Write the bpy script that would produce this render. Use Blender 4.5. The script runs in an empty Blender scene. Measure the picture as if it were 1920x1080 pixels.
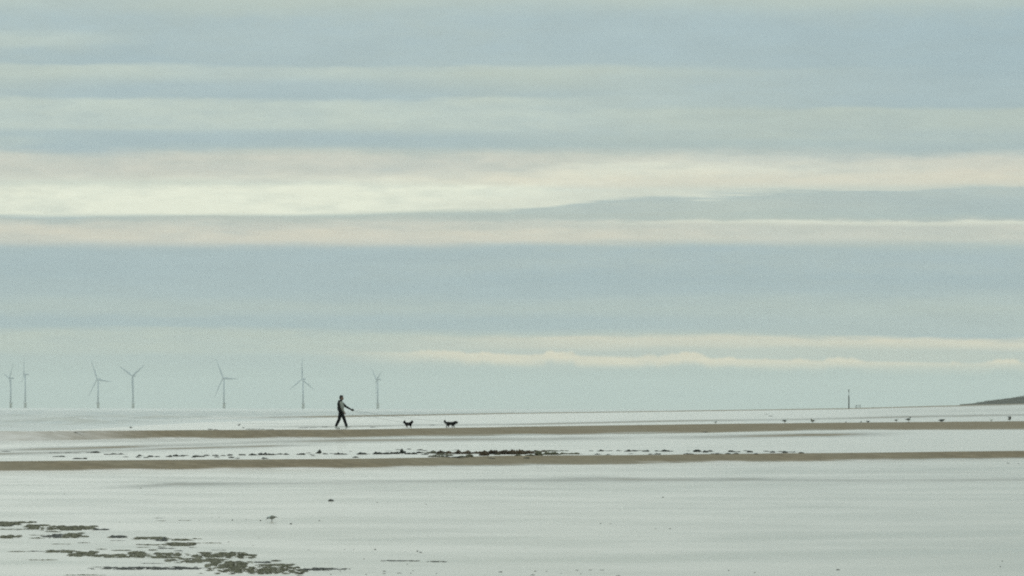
import bpy, bmesh, math, random
import numpy as np
from mathutils import Vector, Matrix

S = bpy.context.scene
COL = S.collection
R = math.radians
random.seed(7)

# ------------------------------------------------------------------ camera
CAM_H = 1.75                       # eye height above the wet flat, metres
LENS = 200.0
F = 1920 * LENS / 36.0             # focal length in photo pixels
HOR0, ROLL = 766.3, 0.0024         # horizon row at the centre column, roll

def hor(px): return HOR0 + ROLL * (px - 960)

cam_d = bpy.data.cameras.new('camera')
cam = bpy.data.objects.new('camera', cam_d); COL.objects.link(cam)
cam_d.lens = LENS; cam_d.sensor_width = 36.0; cam_d.sensor_fit = 'HORIZONTAL'
cam_d.clip_start = 0.5; cam_d.clip_end = 120000
cam.location = (0, 0, CAM_H)
pitch = math.atan((HOR0 - 540) / F)
cam.rotation_euler = (Matrix.Rotation(math.pi / 2 + pitch, 4, 'X') @ Matrix.Rotation(ROLL, 4, 'Z')).to_euler()
S.camera = cam

# ------------------------------------------------------------------ node helpers
class NT:
    """small helper to write node expressions"""
    def __init__(s, tree): s.t = tree; s.t.nodes.clear()
    def n(s, kind, **kw):
        nd = s.t.nodes.new(kind)
        for k, v in kw.items(): setattr(nd, k, v)
        return nd
    def put(s, sock, v):
        if hasattr(v, 'links') or isinstance(v, bpy.types.NodeSocket): s.t.links.new(v, sock)
        else: sock.default_value = v
    def m(s, op, a, b=None, c=None, clamp=False):
        nd = s.n('ShaderNodeMath', operation=op, use_clamp=clamp)
        s.put(nd.inputs[0], a)
        if b is not None: s.put(nd.inputs[1], b)
        if c is not None: s.put(nd.inputs[2], c)
        return nd.outputs[0]
    def step(s, x, a, b, lo=0.0, hi=1.0, kind='SMOOTHSTEP'):
        nd = s.n('ShaderNodeMapRange', interpolation_type=kind)
        s.put(nd.inputs['Value'], x)
        nd.inputs['From Min'].default_value = a; nd.inputs['From Max'].default_value = b
        nd.inputs['To Min'].default_value = lo; nd.inputs['To Max'].default_value = hi
        return nd.outputs[0]
    def mix(s, f, a, b):
        nd = s.n('ShaderNodeMix', data_type='RGBA')
        s.put(nd.inputs['Factor'], f)
        for sock, v in ((nd.inputs[6], a), (nd.inputs[7], b)):
            if isinstance(v, tuple) and len(v) == 3: v = (*v, 1)
            s.put(sock, v)
        return nd.outputs[2]
    def vec(s, x, y, z):
        nd = s.n('ShaderNodeCombineXYZ')
        for k, v in enumerate((x, y, z)): s.put(nd.inputs[k], v)
        return nd.outputs[0]
    def vm(s, op, a, b):
        nd = s.n('ShaderNodeVectorMath', operation=op)
        s.put(nd.inputs[0], a); s.put(nd.inputs[1], b)
        return nd.outputs[0]
    def noise(s, v, scale=1.0, detail=3.0, rough=0.55):
        nd = s.n('ShaderNodeTexNoise')
        s.put(nd.inputs['Vector'], v)
        nd.inputs['Scale'].default_value = scale; nd.inputs['Detail'].default_value = detail
        nd.inputs['Roughness'].default_value = rough
        return nd.outputs[0]

def lin(c):
    out = []
    for v in c:
        v /= 255.0
        out.append(v / 12.92 if v <= 0.04045 else ((v + 0.055) / 1.055) ** 2.4)
    return tuple(out)

# ------------------------------------------------------------------ sky
SUN_EL, SUN_AZ = R(35), R(-10)     # azimuth measured from the view axis (+Y), negative = left
W = bpy.data.worlds.new('World'); S.world = W; W.use_nodes = True
N = NT(W.node_tree)
out = N.n('ShaderNodeOutputWorld')
bg = N.n('ShaderNodeBackground')
N.t.links.new(bg.outputs[0], out.inputs[0])
nish = N.n('ShaderNodeTexSky', sky_type='NISHITA')
nish.sun_disc = False; nish.sun_elevation = SUN_EL; nish.sun_rotation = SUN_AZ
nish.air_density = 1.0; nish.dust_density = 2.0
tc = N.n('ShaderNodeTexCoord')
sep = N.n('ShaderNodeSeparateXYZ'); N.t.links.new(tc.outputs['Generated'], sep.inputs[0])
dx, dy, dz = sep.outputs
hyp = N.m('SQRT', N.m('ADD', N.m('MULTIPLY', dx, dx), N.m('ADD', N.m('MULTIPLY', dy, dy), 1e-6)))
elev = N.m('ARCTAN2', dz, hyp)                                     # radians
V = N.m('MULTIPLY', elev, F)                                       # elevation, 1 unit = 0.0054 deg
U = N.m('MULTIPLY', N.m('DIVIDE', dx, hyp), F)                     # sideways, same unit
Vc = N.m('MINIMUM', V, 9000.0)
# cloud streaks: noise stretched along the horizon, the same all the way round
lg = N.m('LOGARITHM', N.m('ADD', N.m('DIVIDE', N.m('ABSOLUTE', Vc), 420.0), 1.0), 2.718281828)
st1 = N.noise(N.vec(N.m('MULTIPLY', dx, 9.0), N.m('MULTIPLY', dy, 9.0), N.m('MULTIPLY', lg, 9.0)), 1.0, 4.0, 0.5)
st2 = N.noise(N.vec(N.m('MULTIPLY', dx, 44.0), N.m('MULTIPLY', dy, 44.0), N.m('MULTIPLY', lg, 21.0)), 1.0, 4.0, 0.6)
st3 = N.noise(N.vec(N.m('MULTIPLY', dx, 150.0), N.m('MULTIPLY', dy, 150.0), N.m('MULTIPLY', lg, 52.0)), 1.0, 5.0, 0.6)
wob = N.m('MULTIPLY', N.m('SUBTRACT', st1, 0.5), 34.0)
wob = N.m('ADD', wob, N.m('MULTIPLY', N.m('SUBTRACT', st2, 0.5), 20.0))
wob = N.m('ADD', wob, N.m('MULTIPLY', N.m('SUBTRACT', st3, 0.5), 9.0))
ROWW = N.m('ADD', N.m('SUBTRACT', N.m('ADD', HOR0, N.m('MULTIPLY', U, ROLL)), V), wob)
XP = N.m('ADD', U, 960.0)
mod = N.m('ADD', 0.82, N.m('MULTIPLY', N.m('SUBTRACT', st2, 0.5), 1.0))
mod = N.m('ADD', mod, N.m('MULTIPLY', N.m('SUBTRACT', st3, 0.5), 0.6))

bmp = N.noise(N.vec(N.m('MULTIPLY', dx, 75.0), N.m('MULTIPLY', dy, 75.0), 3.7), 1.0, 4.0, 0.6)
BUMP = N.m('MULTIPLY', N.m('MAXIMUM', N.m('SUBTRACT', bmp, 0.48), 0.0), 80.0)
ROWB = N.m('ADD', N.m('SUBTRACT', N.m('ADD', HOR0, N.m('MULTIPLY', U, ROLL)), V), BUMP)
Bl, Db, Gr = lin((167, 188, 193)), lin((159, 182, 189)), lin((183, 197, 189))
Lt, Cr, Wc, Pk = lin((200, 212, 200)), lin((240, 244, 224)), lin((229, 221, 199)), lin((211, 212, 199))
col = N.mix(N.step(st1, 0.35, 0.65), Bl, Gr)
col = N.mix(N.m('MULTIPLY', N.step(st2, 0.45, 0.75), 0.35), col, Lt)

def band(c, r0, r1, s0, s1, w, x0=None, x1=None, sx=250, slope=0.0, rows=None):
    """one bank of stratus: rows r0..r1 with soft edges s0 (upper) and s1 (lower)"""
    global col
    rb = rows or ROWW
    r = rb if slope == 0 else N.m('SUBTRACT', rb, N.m('MULTIPLY', N.m('SUBTRACT', N.m('MINIMUM', N.m('MAXIMUM', XP, -600.0), 2500.0), 960.0), slope))
    a = N.m('MULTIPLY', N.step(r, r0 - s0 / 2, r0 + s0 / 2), N.step(r, r1 - s1 / 2, r1 + s1 / 2, 1.0, 0.0))
    if x0 is not None: a = N.m('MULTIPLY', a, N.step(XP, x0 - sx / 2, x0 + sx / 2))
    if x1 is not None: a = N.m('MULTIPLY', a, N.step(XP, x1 - sx / 2, x1 + sx / 2, 1.0, 0.0))
    a = N.m('MULTIPLY', N.m('MULTIPLY', a, mod), w * 1.15, clamp=True)
    col = N.mix(a, col, c)

#SKYBANDS
band(Gr, -60, 10, 60, 24, .55)
band(Bl, 24, 128, 50, 22, .80)
band(Db, 20, 206, 90, 12, .75, 1560, None, 900)
band(Lt, 66, 90, 18, 20, .55, None, 170, 300)
band(Db, 96, 124, 22, 10, .40, 40, 330, 220)
band(Lt, 124, 150, 9, 26, .42, None, 1150, 700)
band(Gr, 132, 172, 10, 30, .45, 700, 1300, 500)
band(Bl, 152, 184, 28, 12, .55, 200, 900, 400)
band(Lt, 184, 248, 14, 30, .60, None, 1200, 800)
band(Bl, 140, 205, 30, 16, .60, 1150, None, 500)
band(Gr, 206, 246, 14, 24, .70, 1300, None, 500)
band(Bl, 244, 262, 16, 14, .50, None, 700, 500)
band(Bl, 250, 284, 20, 20, .65, 150, 1100, 500, .012)
band(Gr, 248, 290, 24, 14, .60, 950, None, 400)
band(Db, 262, 290, 16, 14, .30, 700, None, 700)
band(Pk, 288, 342, 34, 16, .85)
# lower edge of the bright bank climbs to the right
edge_dn = N.m('ADD', N.m('ADD', N.m('MULTIPLY', N.step(XP, 480, 1000), 11.0), N.m('MULTIPLY', N.step(XP, 940, 1190), 24.0)), N.m('MULTIPLY', N.step(XP, 1150, 1750), 14.0))
ROWC = N.m('ADD', ROWW, edge_dn)
wisp = N.noise(N.vec(N.m('MULTIPLY', dx, 34.0), N.m('MULTIPLY', dy, 34.0), N.m('MULTIPLY', lg, 60.0)), 1.0, 5.0, 0.65)
ROWC = N.m('SUBTRACT', ROWC, N.m('MULTIPLY', wob, 0.45))
ROWC = N.m('ADD', ROWC, N.m('MULTIPLY', N.m('MULTIPLY', N.m('SUBTRACT', wisp, 0.5), 62.0), N.step(XP, 700, 1500, 0.12, 1.0)))
band(Cr, 342, 405, 46, 11, 1.0, None, 1350, 1300, 0, ROWC)
band(lin((216, 220, 205)), 378, 404, 26, 14, .7, 900, None, 600, 0, ROWC)
band(Wc, 325, 348, 24, 14, .50, 800, None, 500)
band(lin((188, 199, 191)), 409, 446, 16, 30, .55, 760, None, 700, 0, ROWC)
band(Db, 358, 402, 30, 30, .42, 1600, None, 520, .012)
band(lin((181, 193, 186)), 403, 412, 4, 12, .75, 600, 1300, 260, -.014)
band(lin((189, 197, 187)), 408, 430, 4, 22, .75, None, 760, 400)
band(Pk, 416, 460, 14, 24, .75)
band(Wc, 432, 456, 16, 20, .50, None, 1250, 600, .008)
band(Cr, 417, 423, 7, 9, .60, 1200, None, 500)
band(Bl, 462, 622, 26, 22, .82)
band(Db, 510, 545, 34, 34, .55, 700, None, 900)
band(Db, 486, 520, 24, 24, .30, None, 260, 300)
band(Gr, 560, 590, 34, 26, .55)
band(Gr, 560, 625, 40, 14, .45, 1350, None, 600)
band(Db, 596, 620, 16, 14, .45, None, 1150, 500)
band(lin((191, 202, 190)), 622, 664, 20, 22, .85, None, 900, 500)
band(lin((242, 230, 200)), 634, 656, 16, 16, .85, 900, None, 500)
band(lin((203, 207, 193)), 640, 694, 30, 30, .55, 700, None, 500, .012)
band(lin((196, 203, 191)), 654, 668, 14, 12, .6, 900, None, 300, .012)
band(lin((255, 238, 202)), 665, 684, 8, 18, .90, 740, None, 420, .020, ROWB)
band(lin((171, 190, 190)), 668, 730, 16, 30, .55, None, 760, 500)
band(lin((174, 193, 189)), 692, 900, 18, 10, .80)
# brighter towards the zenith, as an overcast sky is
zen = N.m('ADD', 1.0, N.m('MULTIPLY', N.m('MAXIMUM', dz, 0.0), 2.0))        # overcast law: three times as bright overhead
st4 = N.noise(N.vec(N.m('MULTIPLY', dx, 60.0), N.m('MULTIPLY', dy, 60.0), N.m('MULTIPLY', lg, 22.0)), 1.0, 5.0, 0.6)
zen = N.m('MULTIPLY', zen, N.m('ADD', 0.99, N.m('ADD', N.m('MULTIPLY', N.m('SUBTRACT', st4, 0.5), 0.16), N.m('MULTIPLY', N.m('SUBTRACT', st3, 0.5), 0.10))))
cloud = N.n('ShaderNodeVectorMath', operation='SCALE')
N.t.links.new(col, cloud.inputs[0]); N.put(cloud.inputs[3], zen)
nsc = N.n('ShaderNodeVectorMath', operation='SCALE')
N.t.links.new(nish.outputs[0], nsc.inputs[0]); nsc.inputs[3].default_value = 0.05
sky = N.mix(0.98, nsc.outputs[0], cloud.outputs[0])
N.t.links.new(sky, bg.inputs['Color']); bg.inputs['Strength'].default_value = 0.895
#/SKY

sun_d = bpy.data.lights.new('sun', 'SUN'); sun_d.energy = 1.0; sun_d.angle = R(56)        # thick cloud spreads the sun into a wide glow
sun_d.color = (1.0, 1.0, 0.95)
sun = bpy.data.objects.new('sun', sun_d); COL.objects.link(sun)
sdir = Vector((math.sin(SUN_AZ) * math.cos(SUN_EL), math.cos(SUN_AZ) * math.cos(SUN_EL), math.sin(SUN_EL)))
sun.rotation_euler = (-sdir).to_track_quat('-Z', 'Y').to_euler()
sun.location = (-30, 20, 60)

vs = S.view_settings
vs.view_transform = 'Standard'; vs.look = 'None'; vs.exposure = 0; vs.gamma = 1
vs.use_curve_mapping = False
S.render.engine = 'CYCLES'
S.cycles.max_bounces = 6; S.cycles.volume_bounces = 2; S.cycles.use_denoising = False; S.cycles.filter_width = 2.0

# ------------------------------------------------------------------ tagging and meshes
def tag(o, label=None, cat=None, group=None, kind=None):
    if label: o['label'] = label
    if cat: o['category'] = cat
    if group: o['group'] = group
    if kind: o['kind'] = kind
    return o

def mesh_obj(name, me, mat=None, parent=None, smooth=True):
    o = bpy.data.objects.new(name, me); COL.objects.link(o)
    if mat is not None:
        me.materials.clear(); me.materials.append(mat)
    if smooth and len(me.polygons):
        me.polygons.foreach_set('use_smooth', [True] * len(me.polygons))
    if parent is not None: o.parent = parent
    return o

def from_np(name, verts, faces):
    me = bpy.data.meshes.new(name)
    verts = np.asarray(verts, dtype=np.float32); faces = np.asarray(faces, dtype=np.int32)
    k = faces.shape[1]
    me.vertices.add(len(verts)); me.vertices.foreach_set('co', verts.ravel())
    me.loops.add(faces.size); me.loops.foreach_set('vertex_index', faces.ravel())
    me.polygons.add(len(faces)); me.polygons.foreach_set('loop_start', np.arange(0, faces.size, k, dtype=np.int32))
    me.update(calc_edges=True); me.validate()
    return me

def empty(name, loc, rz=0.0):
    o = bpy.data.objects.new(name, None); COL.objects.link(o)
    o.location = loc; o.rotation_euler = (0, 0, rz); o.empty_display_size = 0.2
    return o

def copy_tree(o, parent=None):
    c = o.copy(); COL.objects.link(c); c.parent = parent
    for ch in list(o.children): copy_tree(ch, c)
    return c

# value noise in numpy
_P = np.random.RandomState(3).rand(257, 257)
def vnoise(x, y):
    x = np.asarray(x, float); y = np.asarray(y, float)
    xi = np.floor(x).astype(int); yi = np.floor(y).astype(int)
    fx = x - xi; fy = y - yi
    fx = fx * fx * (3 - 2 * fx); fy = fy * fy * (3 - 2 * fy)
    g = lambda a, b: _P[a % 257, b % 257]
    return (g(xi, yi) * (1 - fx) + g(xi + 1, yi) * fx) * (1 - fy) + (g(xi, yi + 1) * (1 - fx) + g(xi + 1, yi + 1) * fx) * fy
def fbm(x, y, o=4):
    s = 0; a = 0.5; t = 0
    for k in range(o):
        s = s + a * vnoise(x * 2 ** k + 17.3 * k, y * 2 ** k + 9.1 * k); t += a; a *= 0.5
    return s / t - 0.5
def sst(x, a, b):
    t = np.clip((x - a) / (b - a), 0, 1); return t * t * (3 - 2 * t)

# ------------------------------------------------------------------ materials
def new_mat(name):
    m = bpy.data.materials.new(name); m.use_nodes = True
    return m, NT(m.node_tree)

def simple(name, c, rough=0.8, spec=0.3, var=0.25, scale=12.0, bump=0.0):
    """plain surface with a little procedural variation of its colour"""
    m, n = new_mat(name)
    o = n.n('ShaderNodeOutputMaterial'); b = n.n('ShaderNodeBsdfPrincipled')
    n.t.links.new(b.outputs[0], o.inputs[0])
    tcn = n.n('ShaderNodeTexCoord')
    f = n.noise(tcn.outputs['Object'], scale, 4.0, 0.6)
    lo = tuple(v * (1 - var) for v in c); hi = tuple(min(1, v * (1 + var)) for v in c)
    n.put(b.inputs['Base Color'], n.mix(n.step(f, 0.3, 0.7), lo, hi))
    b.inputs['Roughness'].default_value = rough; b.inputs['Specular IOR Level'].default_value = spec
    if bump:
        bp = n.n('ShaderNodeBump'); bp.inputs['Strength'].default_value = bump; bp.inputs['Distance'].default_value = 0.01
        n.put(bp.inputs['Height'], f); n.t.links.new(bp.outputs[0], b.inputs['Normal'])
    return m

def ground_mat():
    m, n = new_mat('wet sand')
    o = n.n('ShaderNodeOutputMaterial')
    at = n.n('ShaderNodeAttribute', attribute_name='wet')
    geo = n.n('ShaderNodeNewGeometry'); P = geo.outputs['Position']
    big = n.noise(P, 0.22, 4.0, 0.55); mid = n.noise(P, 1.1, 4.0, 0.6); fine = n.noise(P, 7.0, 3.0, 0.6)
    w = at.outputs['Fac']
    edge = n.m('ADD', 0.07, n.m('MULTIPLY', n.m('MULTIPLY', w, n.m('SUBTRACT', 1.0, w)), 1.6))
    nz = n.m('ADD', n.m('MULTIPLY', n.m('SUBTRACT', big, 0.5), 1.2), n.m('SUBTRACT', mid, 0.5))
    w2 = n.m('ADD', w, n.m('MULTIPLY', nz, edge), clamp=True)
    # damp sand
    damp = n.n('ShaderNodeBsdfPrincipled')
    c = n.mix(n.step(mid, 0.3, 0.7), (0.140, 0.104, 0.063), (0.185, 0.140, 0.086))
    c = n.mix(n.m('MULTIPLY', n.step(fine, 0.35, 0.7), 0.5), c, (0.112, 0.083, 0.050))
    grit = n.noise(P, 2.6, 6.0, 0.75)
    c = n.mix(n.m('MULTIPLY', n.step(grit, 0.42, 0.62), 0.55), c, (0.085, 0.066, 0.040))
    patch = n.noise(P, 0.12, 3.0, 0.6)
    c = n.mix(n.m('MULTIPLY', n.step(patch, 0.40, 0.65), 0.4), c, (0.165, 0.140, 0.098))
    c = n.mix(n.step(w2, 0.12, 0.5), c, (0.125, 0.125, 0.112))
    n.put(damp.inputs['Base Color'], c)
    n.put(damp.inputs['Roughness'], n.m('SUBTRACT', 0.9, n.m('MULTIPLY', w2, 0.25)))
    n.put(damp.inputs['Specular IOR Level'], n.m('ADD', 0.06, n.m('MULTIPLY', w2, 0.25)))
    # sand under a film of water
    wet = n.n('ShaderNodeBsdfPrincipled')
    wet.inputs['Base Color'].default_value = (0.19, 0.165, 0.115, 1)
    wet.inputs['IOR'].default_value = 1.33
    ca = n.n('ShaderNodeAttribute', attribute_name='calm')
    n.put(wet.inputs['Roughness'], n.m('ADD', n.m('SUBTRACT', 0.147, n.m('MULTIPLY', ca.outputs['Fac'], 0.075)), n.m('ADD', n.m('MULTIPLY', n.step(big, 0.3, 0.7), 0.05), n.m('MULTIPLY', n.m('SUBTRACT', mid, 0.5), 0.05))))
    bp = n.n('ShaderNodeBump'); bp.inputs['Strength'].default_value = 1.0; bp.inputs['Distance'].default_value = 0.0004
    n.put(bp.inputs['Height'], n.noise(P, 0.9, 3.0, 0.5)); n.t.links.new(bp.outputs[0], wet.inputs['Normal'])
    mx = n.n('ShaderNodeMixShader'); n.put(mx.inputs[0], w2)
    n.t.links.new(damp.outputs[0], mx.inputs[1]); n.t.links.new(wet.outputs[0], mx.inputs[2])
    n.t.links.new(mx.outputs[0], o.inputs[0])
    return m

def sea_mat():
    m, n = new_mat('sea water with foam')
    o = n.n('ShaderNodeOutputMaterial')
    at = n.n('ShaderNodeAttribute', attribute_name='foam')
    geo = n.n('ShaderNodeNewGeometry'); P = geo.outputs['Position']
    nz = n.noise(P, 0.5, 5.0, 0.65)
    f = n.m('MULTIPLY', n.step(n.m('ADD', at.outputs['Fac'], n.m('MULTIPLY', n.m('SUBTRACT', nz, 0.5), 0.9)), 0.25, 0.75), 0.85)
    wat = n.n('ShaderNodeBsdfPrincipled')
    wat.inputs['Base Color'].default_value = (0.10, 0.12, 0.105, 1); wat.inputs['Roughness'].default_value = 0.13
    wat.inputs['IOR'].default_value = 1.33
    bp = n.n('ShaderNodeBump'); bp.inputs['Strength'].default_value = 0.6; bp.inputs['Distance'].default_value = 0.01
    n.put(bp.inputs['Height'], n.noise(P, 0.6, 3.0, 0.5)); n.t.links.new(bp.outputs[0], wat.inputs['Normal'])
    fo = n.n('ShaderNodeBsdfPrincipled')
    n.put(fo.inputs['Base Color'], n.mix(nz, (0.20, 0.19, 0.172), (0.46, 0.445, 0.41)))
    fo.inputs['Roughness'].default_value = 0.9; fo.inputs['Specular IOR Level'].default_value = 0.1
    mx = n.n('ShaderNodeMixShader'); n.put(mx.inputs[0], f)
    n.t.links.new(wat.outputs[0], mx.inputs[1]); n.t.links.new(fo.outputs[0], mx.inputs[2])
    n.t.links.new(mx.outputs[0], o.inputs[0])
    return m

M = dict(
    ground=ground_mat(), sea=sea_mat(),
    dune=simple('dune sand and grass', (0.045, 0.046, 0.036), 0.95, 0.1, 0.45, 0.25),
    dune_grass=simple('dull marram grass', (0.055, 0.060, 0.036), 0.9, 0.1, 0.5, 0.6),
    turbine=simple('pale grey turbine paint', (0.24, 0.29, 0.35), 0.5, 0.3, 0.05, 0.05),
    yellow=simple('weathered yellow foundation paint', (0.15, 0.14, 0.07), 0.7, 0.3, 0.25, 0.3),
    steel=simple('dark platform steel', (0.08, 0.085, 0.085), 0.6, 0.4, 0.2, 1.0),
    timber=simple('dark tarred timber', (0.022, 0.026, 0.024), 0.85, 0.2, 0.3, 6.0),
    skin=simple('skin', (0.20, 0.12, 0.085), 0.6, 0.3, 0.12, 20.0),
    hair=simple('dark hair', (0.012, 0.010, 0.009), 0.7, 0.3, 0.3, 60.0),
    jacket=simple('black jacket fabric', (0.009, 0.011, 0.012), 0.95, 0.04, 0.3, 30.0),
    sleeve=simple('pale grey sleeve fabric', (0.27, 0.275, 0.24), 0.9, 0.15, 0.2, 18.0),
    trousers=simple('black trouser fabric', (0.007, 0.008, 0.009), 0.95, 0.04, 0.3, 25.0),
    shoe=simple('off white trainer', (0.55, 0.55, 0.50), 0.6, 0.3, 0.1, 20.0),
    sole=simple('dark rubber sole', (0.06, 0.06, 0.058), 0.8, 0.2, 0.2, 20.0),
    lead=simple('dark nylon lead', (0.03, 0.032, 0.03), 0.8, 0.2, 0.2, 30.0),
    black_fur=simple('black fur', (0.006, 0.006, 0.006), 0.95, 0.04, 0.4, 40.0),
    grey_fur=simple('grey black fur', (0.016, 0.018, 0.017), 0.95, 0.05, 0.5, 25.0),
    pale_fur=simple('pale fur', (0.50, 0.46, 0.38), 0.85, 0.2, 0.2, 40.0),
    white_feather=simple('white feathers', (0.72, 0.72, 0.68), 0.8, 0.2, 0.06, 30.0),
    pale_belly=simple('pale grey belly feathers', (0.60, 0.61, 0.58), 0.8, 0.2, 0.1, 30.0),
    wader_back=simple('mottled grey brown back feathers', (0.24, 0.23, 0.20), 0.8, 0.2, 0.4, 60.0),
    grey_feather=simple('grey feathers', (0.20, 0.21, 0.21), 0.8, 0.2, 0.15, 30.0),
    dark_feather=simple('dark slate feathers', (0.115, 0.12, 0.12), 0.8, 0.2, 0.2, 30.0),
    brown_feather=simple('mottled brown feathers', (0.19, 0.18, 0.15), 0.8, 0.2, 0.5, 40.0),
    beak=simple('yellow beak', (0.40, 0.26, 0.05), 0.5, 0.4, 0.1, 30.0),
    dark_beak=simple('dark beak', (0.02, 0.02, 0.02), 0.5, 0.4, 0.1, 30.0),
    bird_leg=simple('bird leg', (0.10, 0.085, 0.07), 0.6, 0.3, 0.1, 30.0),
    weed=simple('olive brown seaweed', (0.085, 0.078, 0.045), 0.75, 0.25, 0.75, 22.0),
    weed_red=simple('red brown seaweed', (0.055, 0.036, 0.020), 0.8, 0.2, 0.5, 4.0),
    weed_dark=simple('blackish seaweed', (0.026, 0.028, 0.022), 0.7, 0.25, 0.4, 9.0),
    stone=simple('wet dark stone', (0.05, 0.048, 0.04), 0.5, 0.4, 0.4, 25.0),
)

# ------------------------------------------------------------------ the beach profile
# each line of the beach: height z (or distance d) along a sight line; PX are bearings in photo pixels
PX = np.array([-300, 0, 330, 640, 960, 1300, 1600, 1920, 2300], float)
def wav(px, amp, sc, seed):
    px = np.asarray(px, float)
    return amp * 2 * fbm(px / sc + seed * 11.7, np.full_like(px, seed * 3.3), 4)
def line(vals): 
    v = np.array(vals, float)
    return lambda px: np.interp(px, PX, v)
r_foot2 = line([886, 884, 881, 878, 873.5, 868, 864, 860, 857])
r_crest2 = line([871.5, 870, 867, 861, 854, 852.5, 851.5, 850, 848])
r_foot1 = line([829, 826, 824, 820.5, 816.5, 812.5, 806.5, 805.5, 804])
r_crest1 = line([820, 818, 812, 806, 800, 795.5, 792, 789.5, 787])
d_ridge = line([250, 280, 550, 720, 1100, 1120, 1135, 1150, 1160])
r_ridge0 = line([800, 793, 787.5, 782.5, 776, 771.3, 767, 758.5, 747])
r_ridge1 = line([796, 789, 784, 779, 774, 769.7, 765.3, 756.7, 744])
Z2, Z1, ZSEA = 0.25, 0.65, 0.60

def dist(row, h, px): return h * F / np.maximum(row - hor(px), 0.5)

def column(px):
    """list of (depth, z) for one bearing; px clipped to the drawn range"""
    pc = np.clip(px, -300, 2300)
    w1 = float((wav(np.array([pc]), 1.2, 260, 1) + wav(np.array([pc]), 0.45, 55, 5))[0]); w2 = float((wav(np.array([pc]), 0.8, 240, 2) + wav(np.array([pc]), 0.5, 38, 6))[0])
    w3 = float((wav(np.array([pc]), 1.4, 300, 3) + wav(np.array([pc]), 0.45, 60, 7))[0]); w4 = float((wav(np.array([pc]), 0.5, 220, 4) + wav(np.array([pc]), 0.35, 34, 8))[0])
    dA = dist(r_foot2(pc) + w1, CAM_H, pc); dB = dist(r_crest2(pc) + w2, CAM_H - Z2, pc)
    dB = max(dB, dA * 1.02)
    dC = dist(r_foot1(pc) + w3, CAM_H - Z2, pc); dD = dist(r_crest1(pc) + w4, CAM_H - Z1, pc)
    dD = max(dD, dC * 1.02)
    dE = max(float(d_ridge(pc)), dD * 1.15)
    zE = CAM_H - (float(r_ridge0(pc)) - hor(pc)) * dE / F
    dF = dE * 1.03
    zF = CAM_H - (float(r_ridge1(pc)) + 0.7 * w2 - hor(pc)) * dF / F
    sea = float(sst(np.array(pc), 420, 60))                 # left: the flat sinks under the surf
    zE = zE * (1 - sea) + 0.35 * sea; zF = zF * (1 - sea) + 0.30 * sea
    land = float(sst(np.array(pc), 1960, 2250))
    zG = -1.5 * (1 - land) + 4.0 * land
    return [(3.0, 0.0), (dA, 0.0), (dB, Z2), (dC, Z2), (dD, Z1), (dE, zE), (dF, zF), (dF * 1.18, zF * 0.3 + zG * 0.7), (4000.0, zG), (25000.0, zG)]

_cols = {}
def col_at(px):
    k = round(float(px) * 2) / 2
    if k not in _cols: _cols[k] = column(k)
    return _cols[k]

def ground(px, d):
    c = col_at(px)
    return float(np.interp(d, [a for a, b in c], [b for a, b in c]))

def at(px, row, up=0.0):
    """point of the beach seen along that bearing and dip"""
    c = col_at(px)
    best = None
    for (d0, z0), (d1, z1) in zip(c, c[1:]):
        n = 60
        dd = np.linspace(d0, d1, n); zz = np.linspace(z0, z1, n)
        rr = hor(px) + (CAM_H - zz) * F / dd
        hit = np.where(rr <= row)[0]
        if len(hit):
            i = hit[0]; j = max(i - 1, 0)
            t = 0 if i == j else (rr[j] - row) / max(rr[j] - rr[i], 1e-9)
            d = dd[j] + (dd[i] - dd[j]) * min(max(t, 0), 1); best = d; break
    if best is None: best = c[-2][0]
    z = ground(px, best)
    return Vector(((px - 960) / F * best, best, z + up)), best

# dampness: streaks of duller sand crossing the water film, as (points, half thickness, dullness, x0, x1)
streaks = [
    ([(0, 845), (200, 839.5), (480, 829), (640, 826), (960, 822.5), (1300, 819.5), (1600, 814.5), (1920, 811)], 3.6, 0.70, -300, 1750),
    ([(0, 829), (200, 827), (330, 826), (640, 823)], 3.5, 0.35, -300, 700),
    ([(0, 851), (180, 846), (420, 838.5), (640, 833)], 2.6, 0.80, -300, 690),
    ([(100, 921), (330, 908), (640, 905), (960, 900), (1250, 899.5), (1420, 899), (1650, 901), (1920, 899)], 3.8, 0.45, 120, 2300),
    ([(960, 900), (1130, 897.5), (1250, 899.5), (1420, 898.5), (1560, 902)], 3.6, 0.55, 900, 1580),
    ([(640, 922), (860, 918), (1100, 916)], 1.6, 0.22, 560, 1150),
    ([(330, 800), (640, 800), (780, 797.5), (960, 796), (1300, 788.8), (1500, 786.5), (1700, 782), (1920, 778)], 1.7, 0.6, 420, 2300),
    ([(330, 793), (640, 795), (960, 791), (1300, 784)], 0.6, 0.3, 330, 900),
    ([(1500, 783), (1700, 779), (1800, 778), (1920, 777)], 0.7, 0.5, 1560, 2300),
    ([(1500, 776), (1700, 770), (1920, 768)], 4.0, 0.28, 1560, 2300),
    ([(1400, 768), (1700, 762), (1920, 759)], 2.2, 0.45, 1600, 2300),
    ([(860, 886), (1300, 880), (1920, 874)], 4.0, 0.06, 800, 2300),
    ([(1500, 884), (1920, 886)], 3.0, 0.15, 1450, 2300),
    ([(0, 905), (300, 900), (500, 897)], 5.0, 0.10, -300, 640),
]
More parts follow.
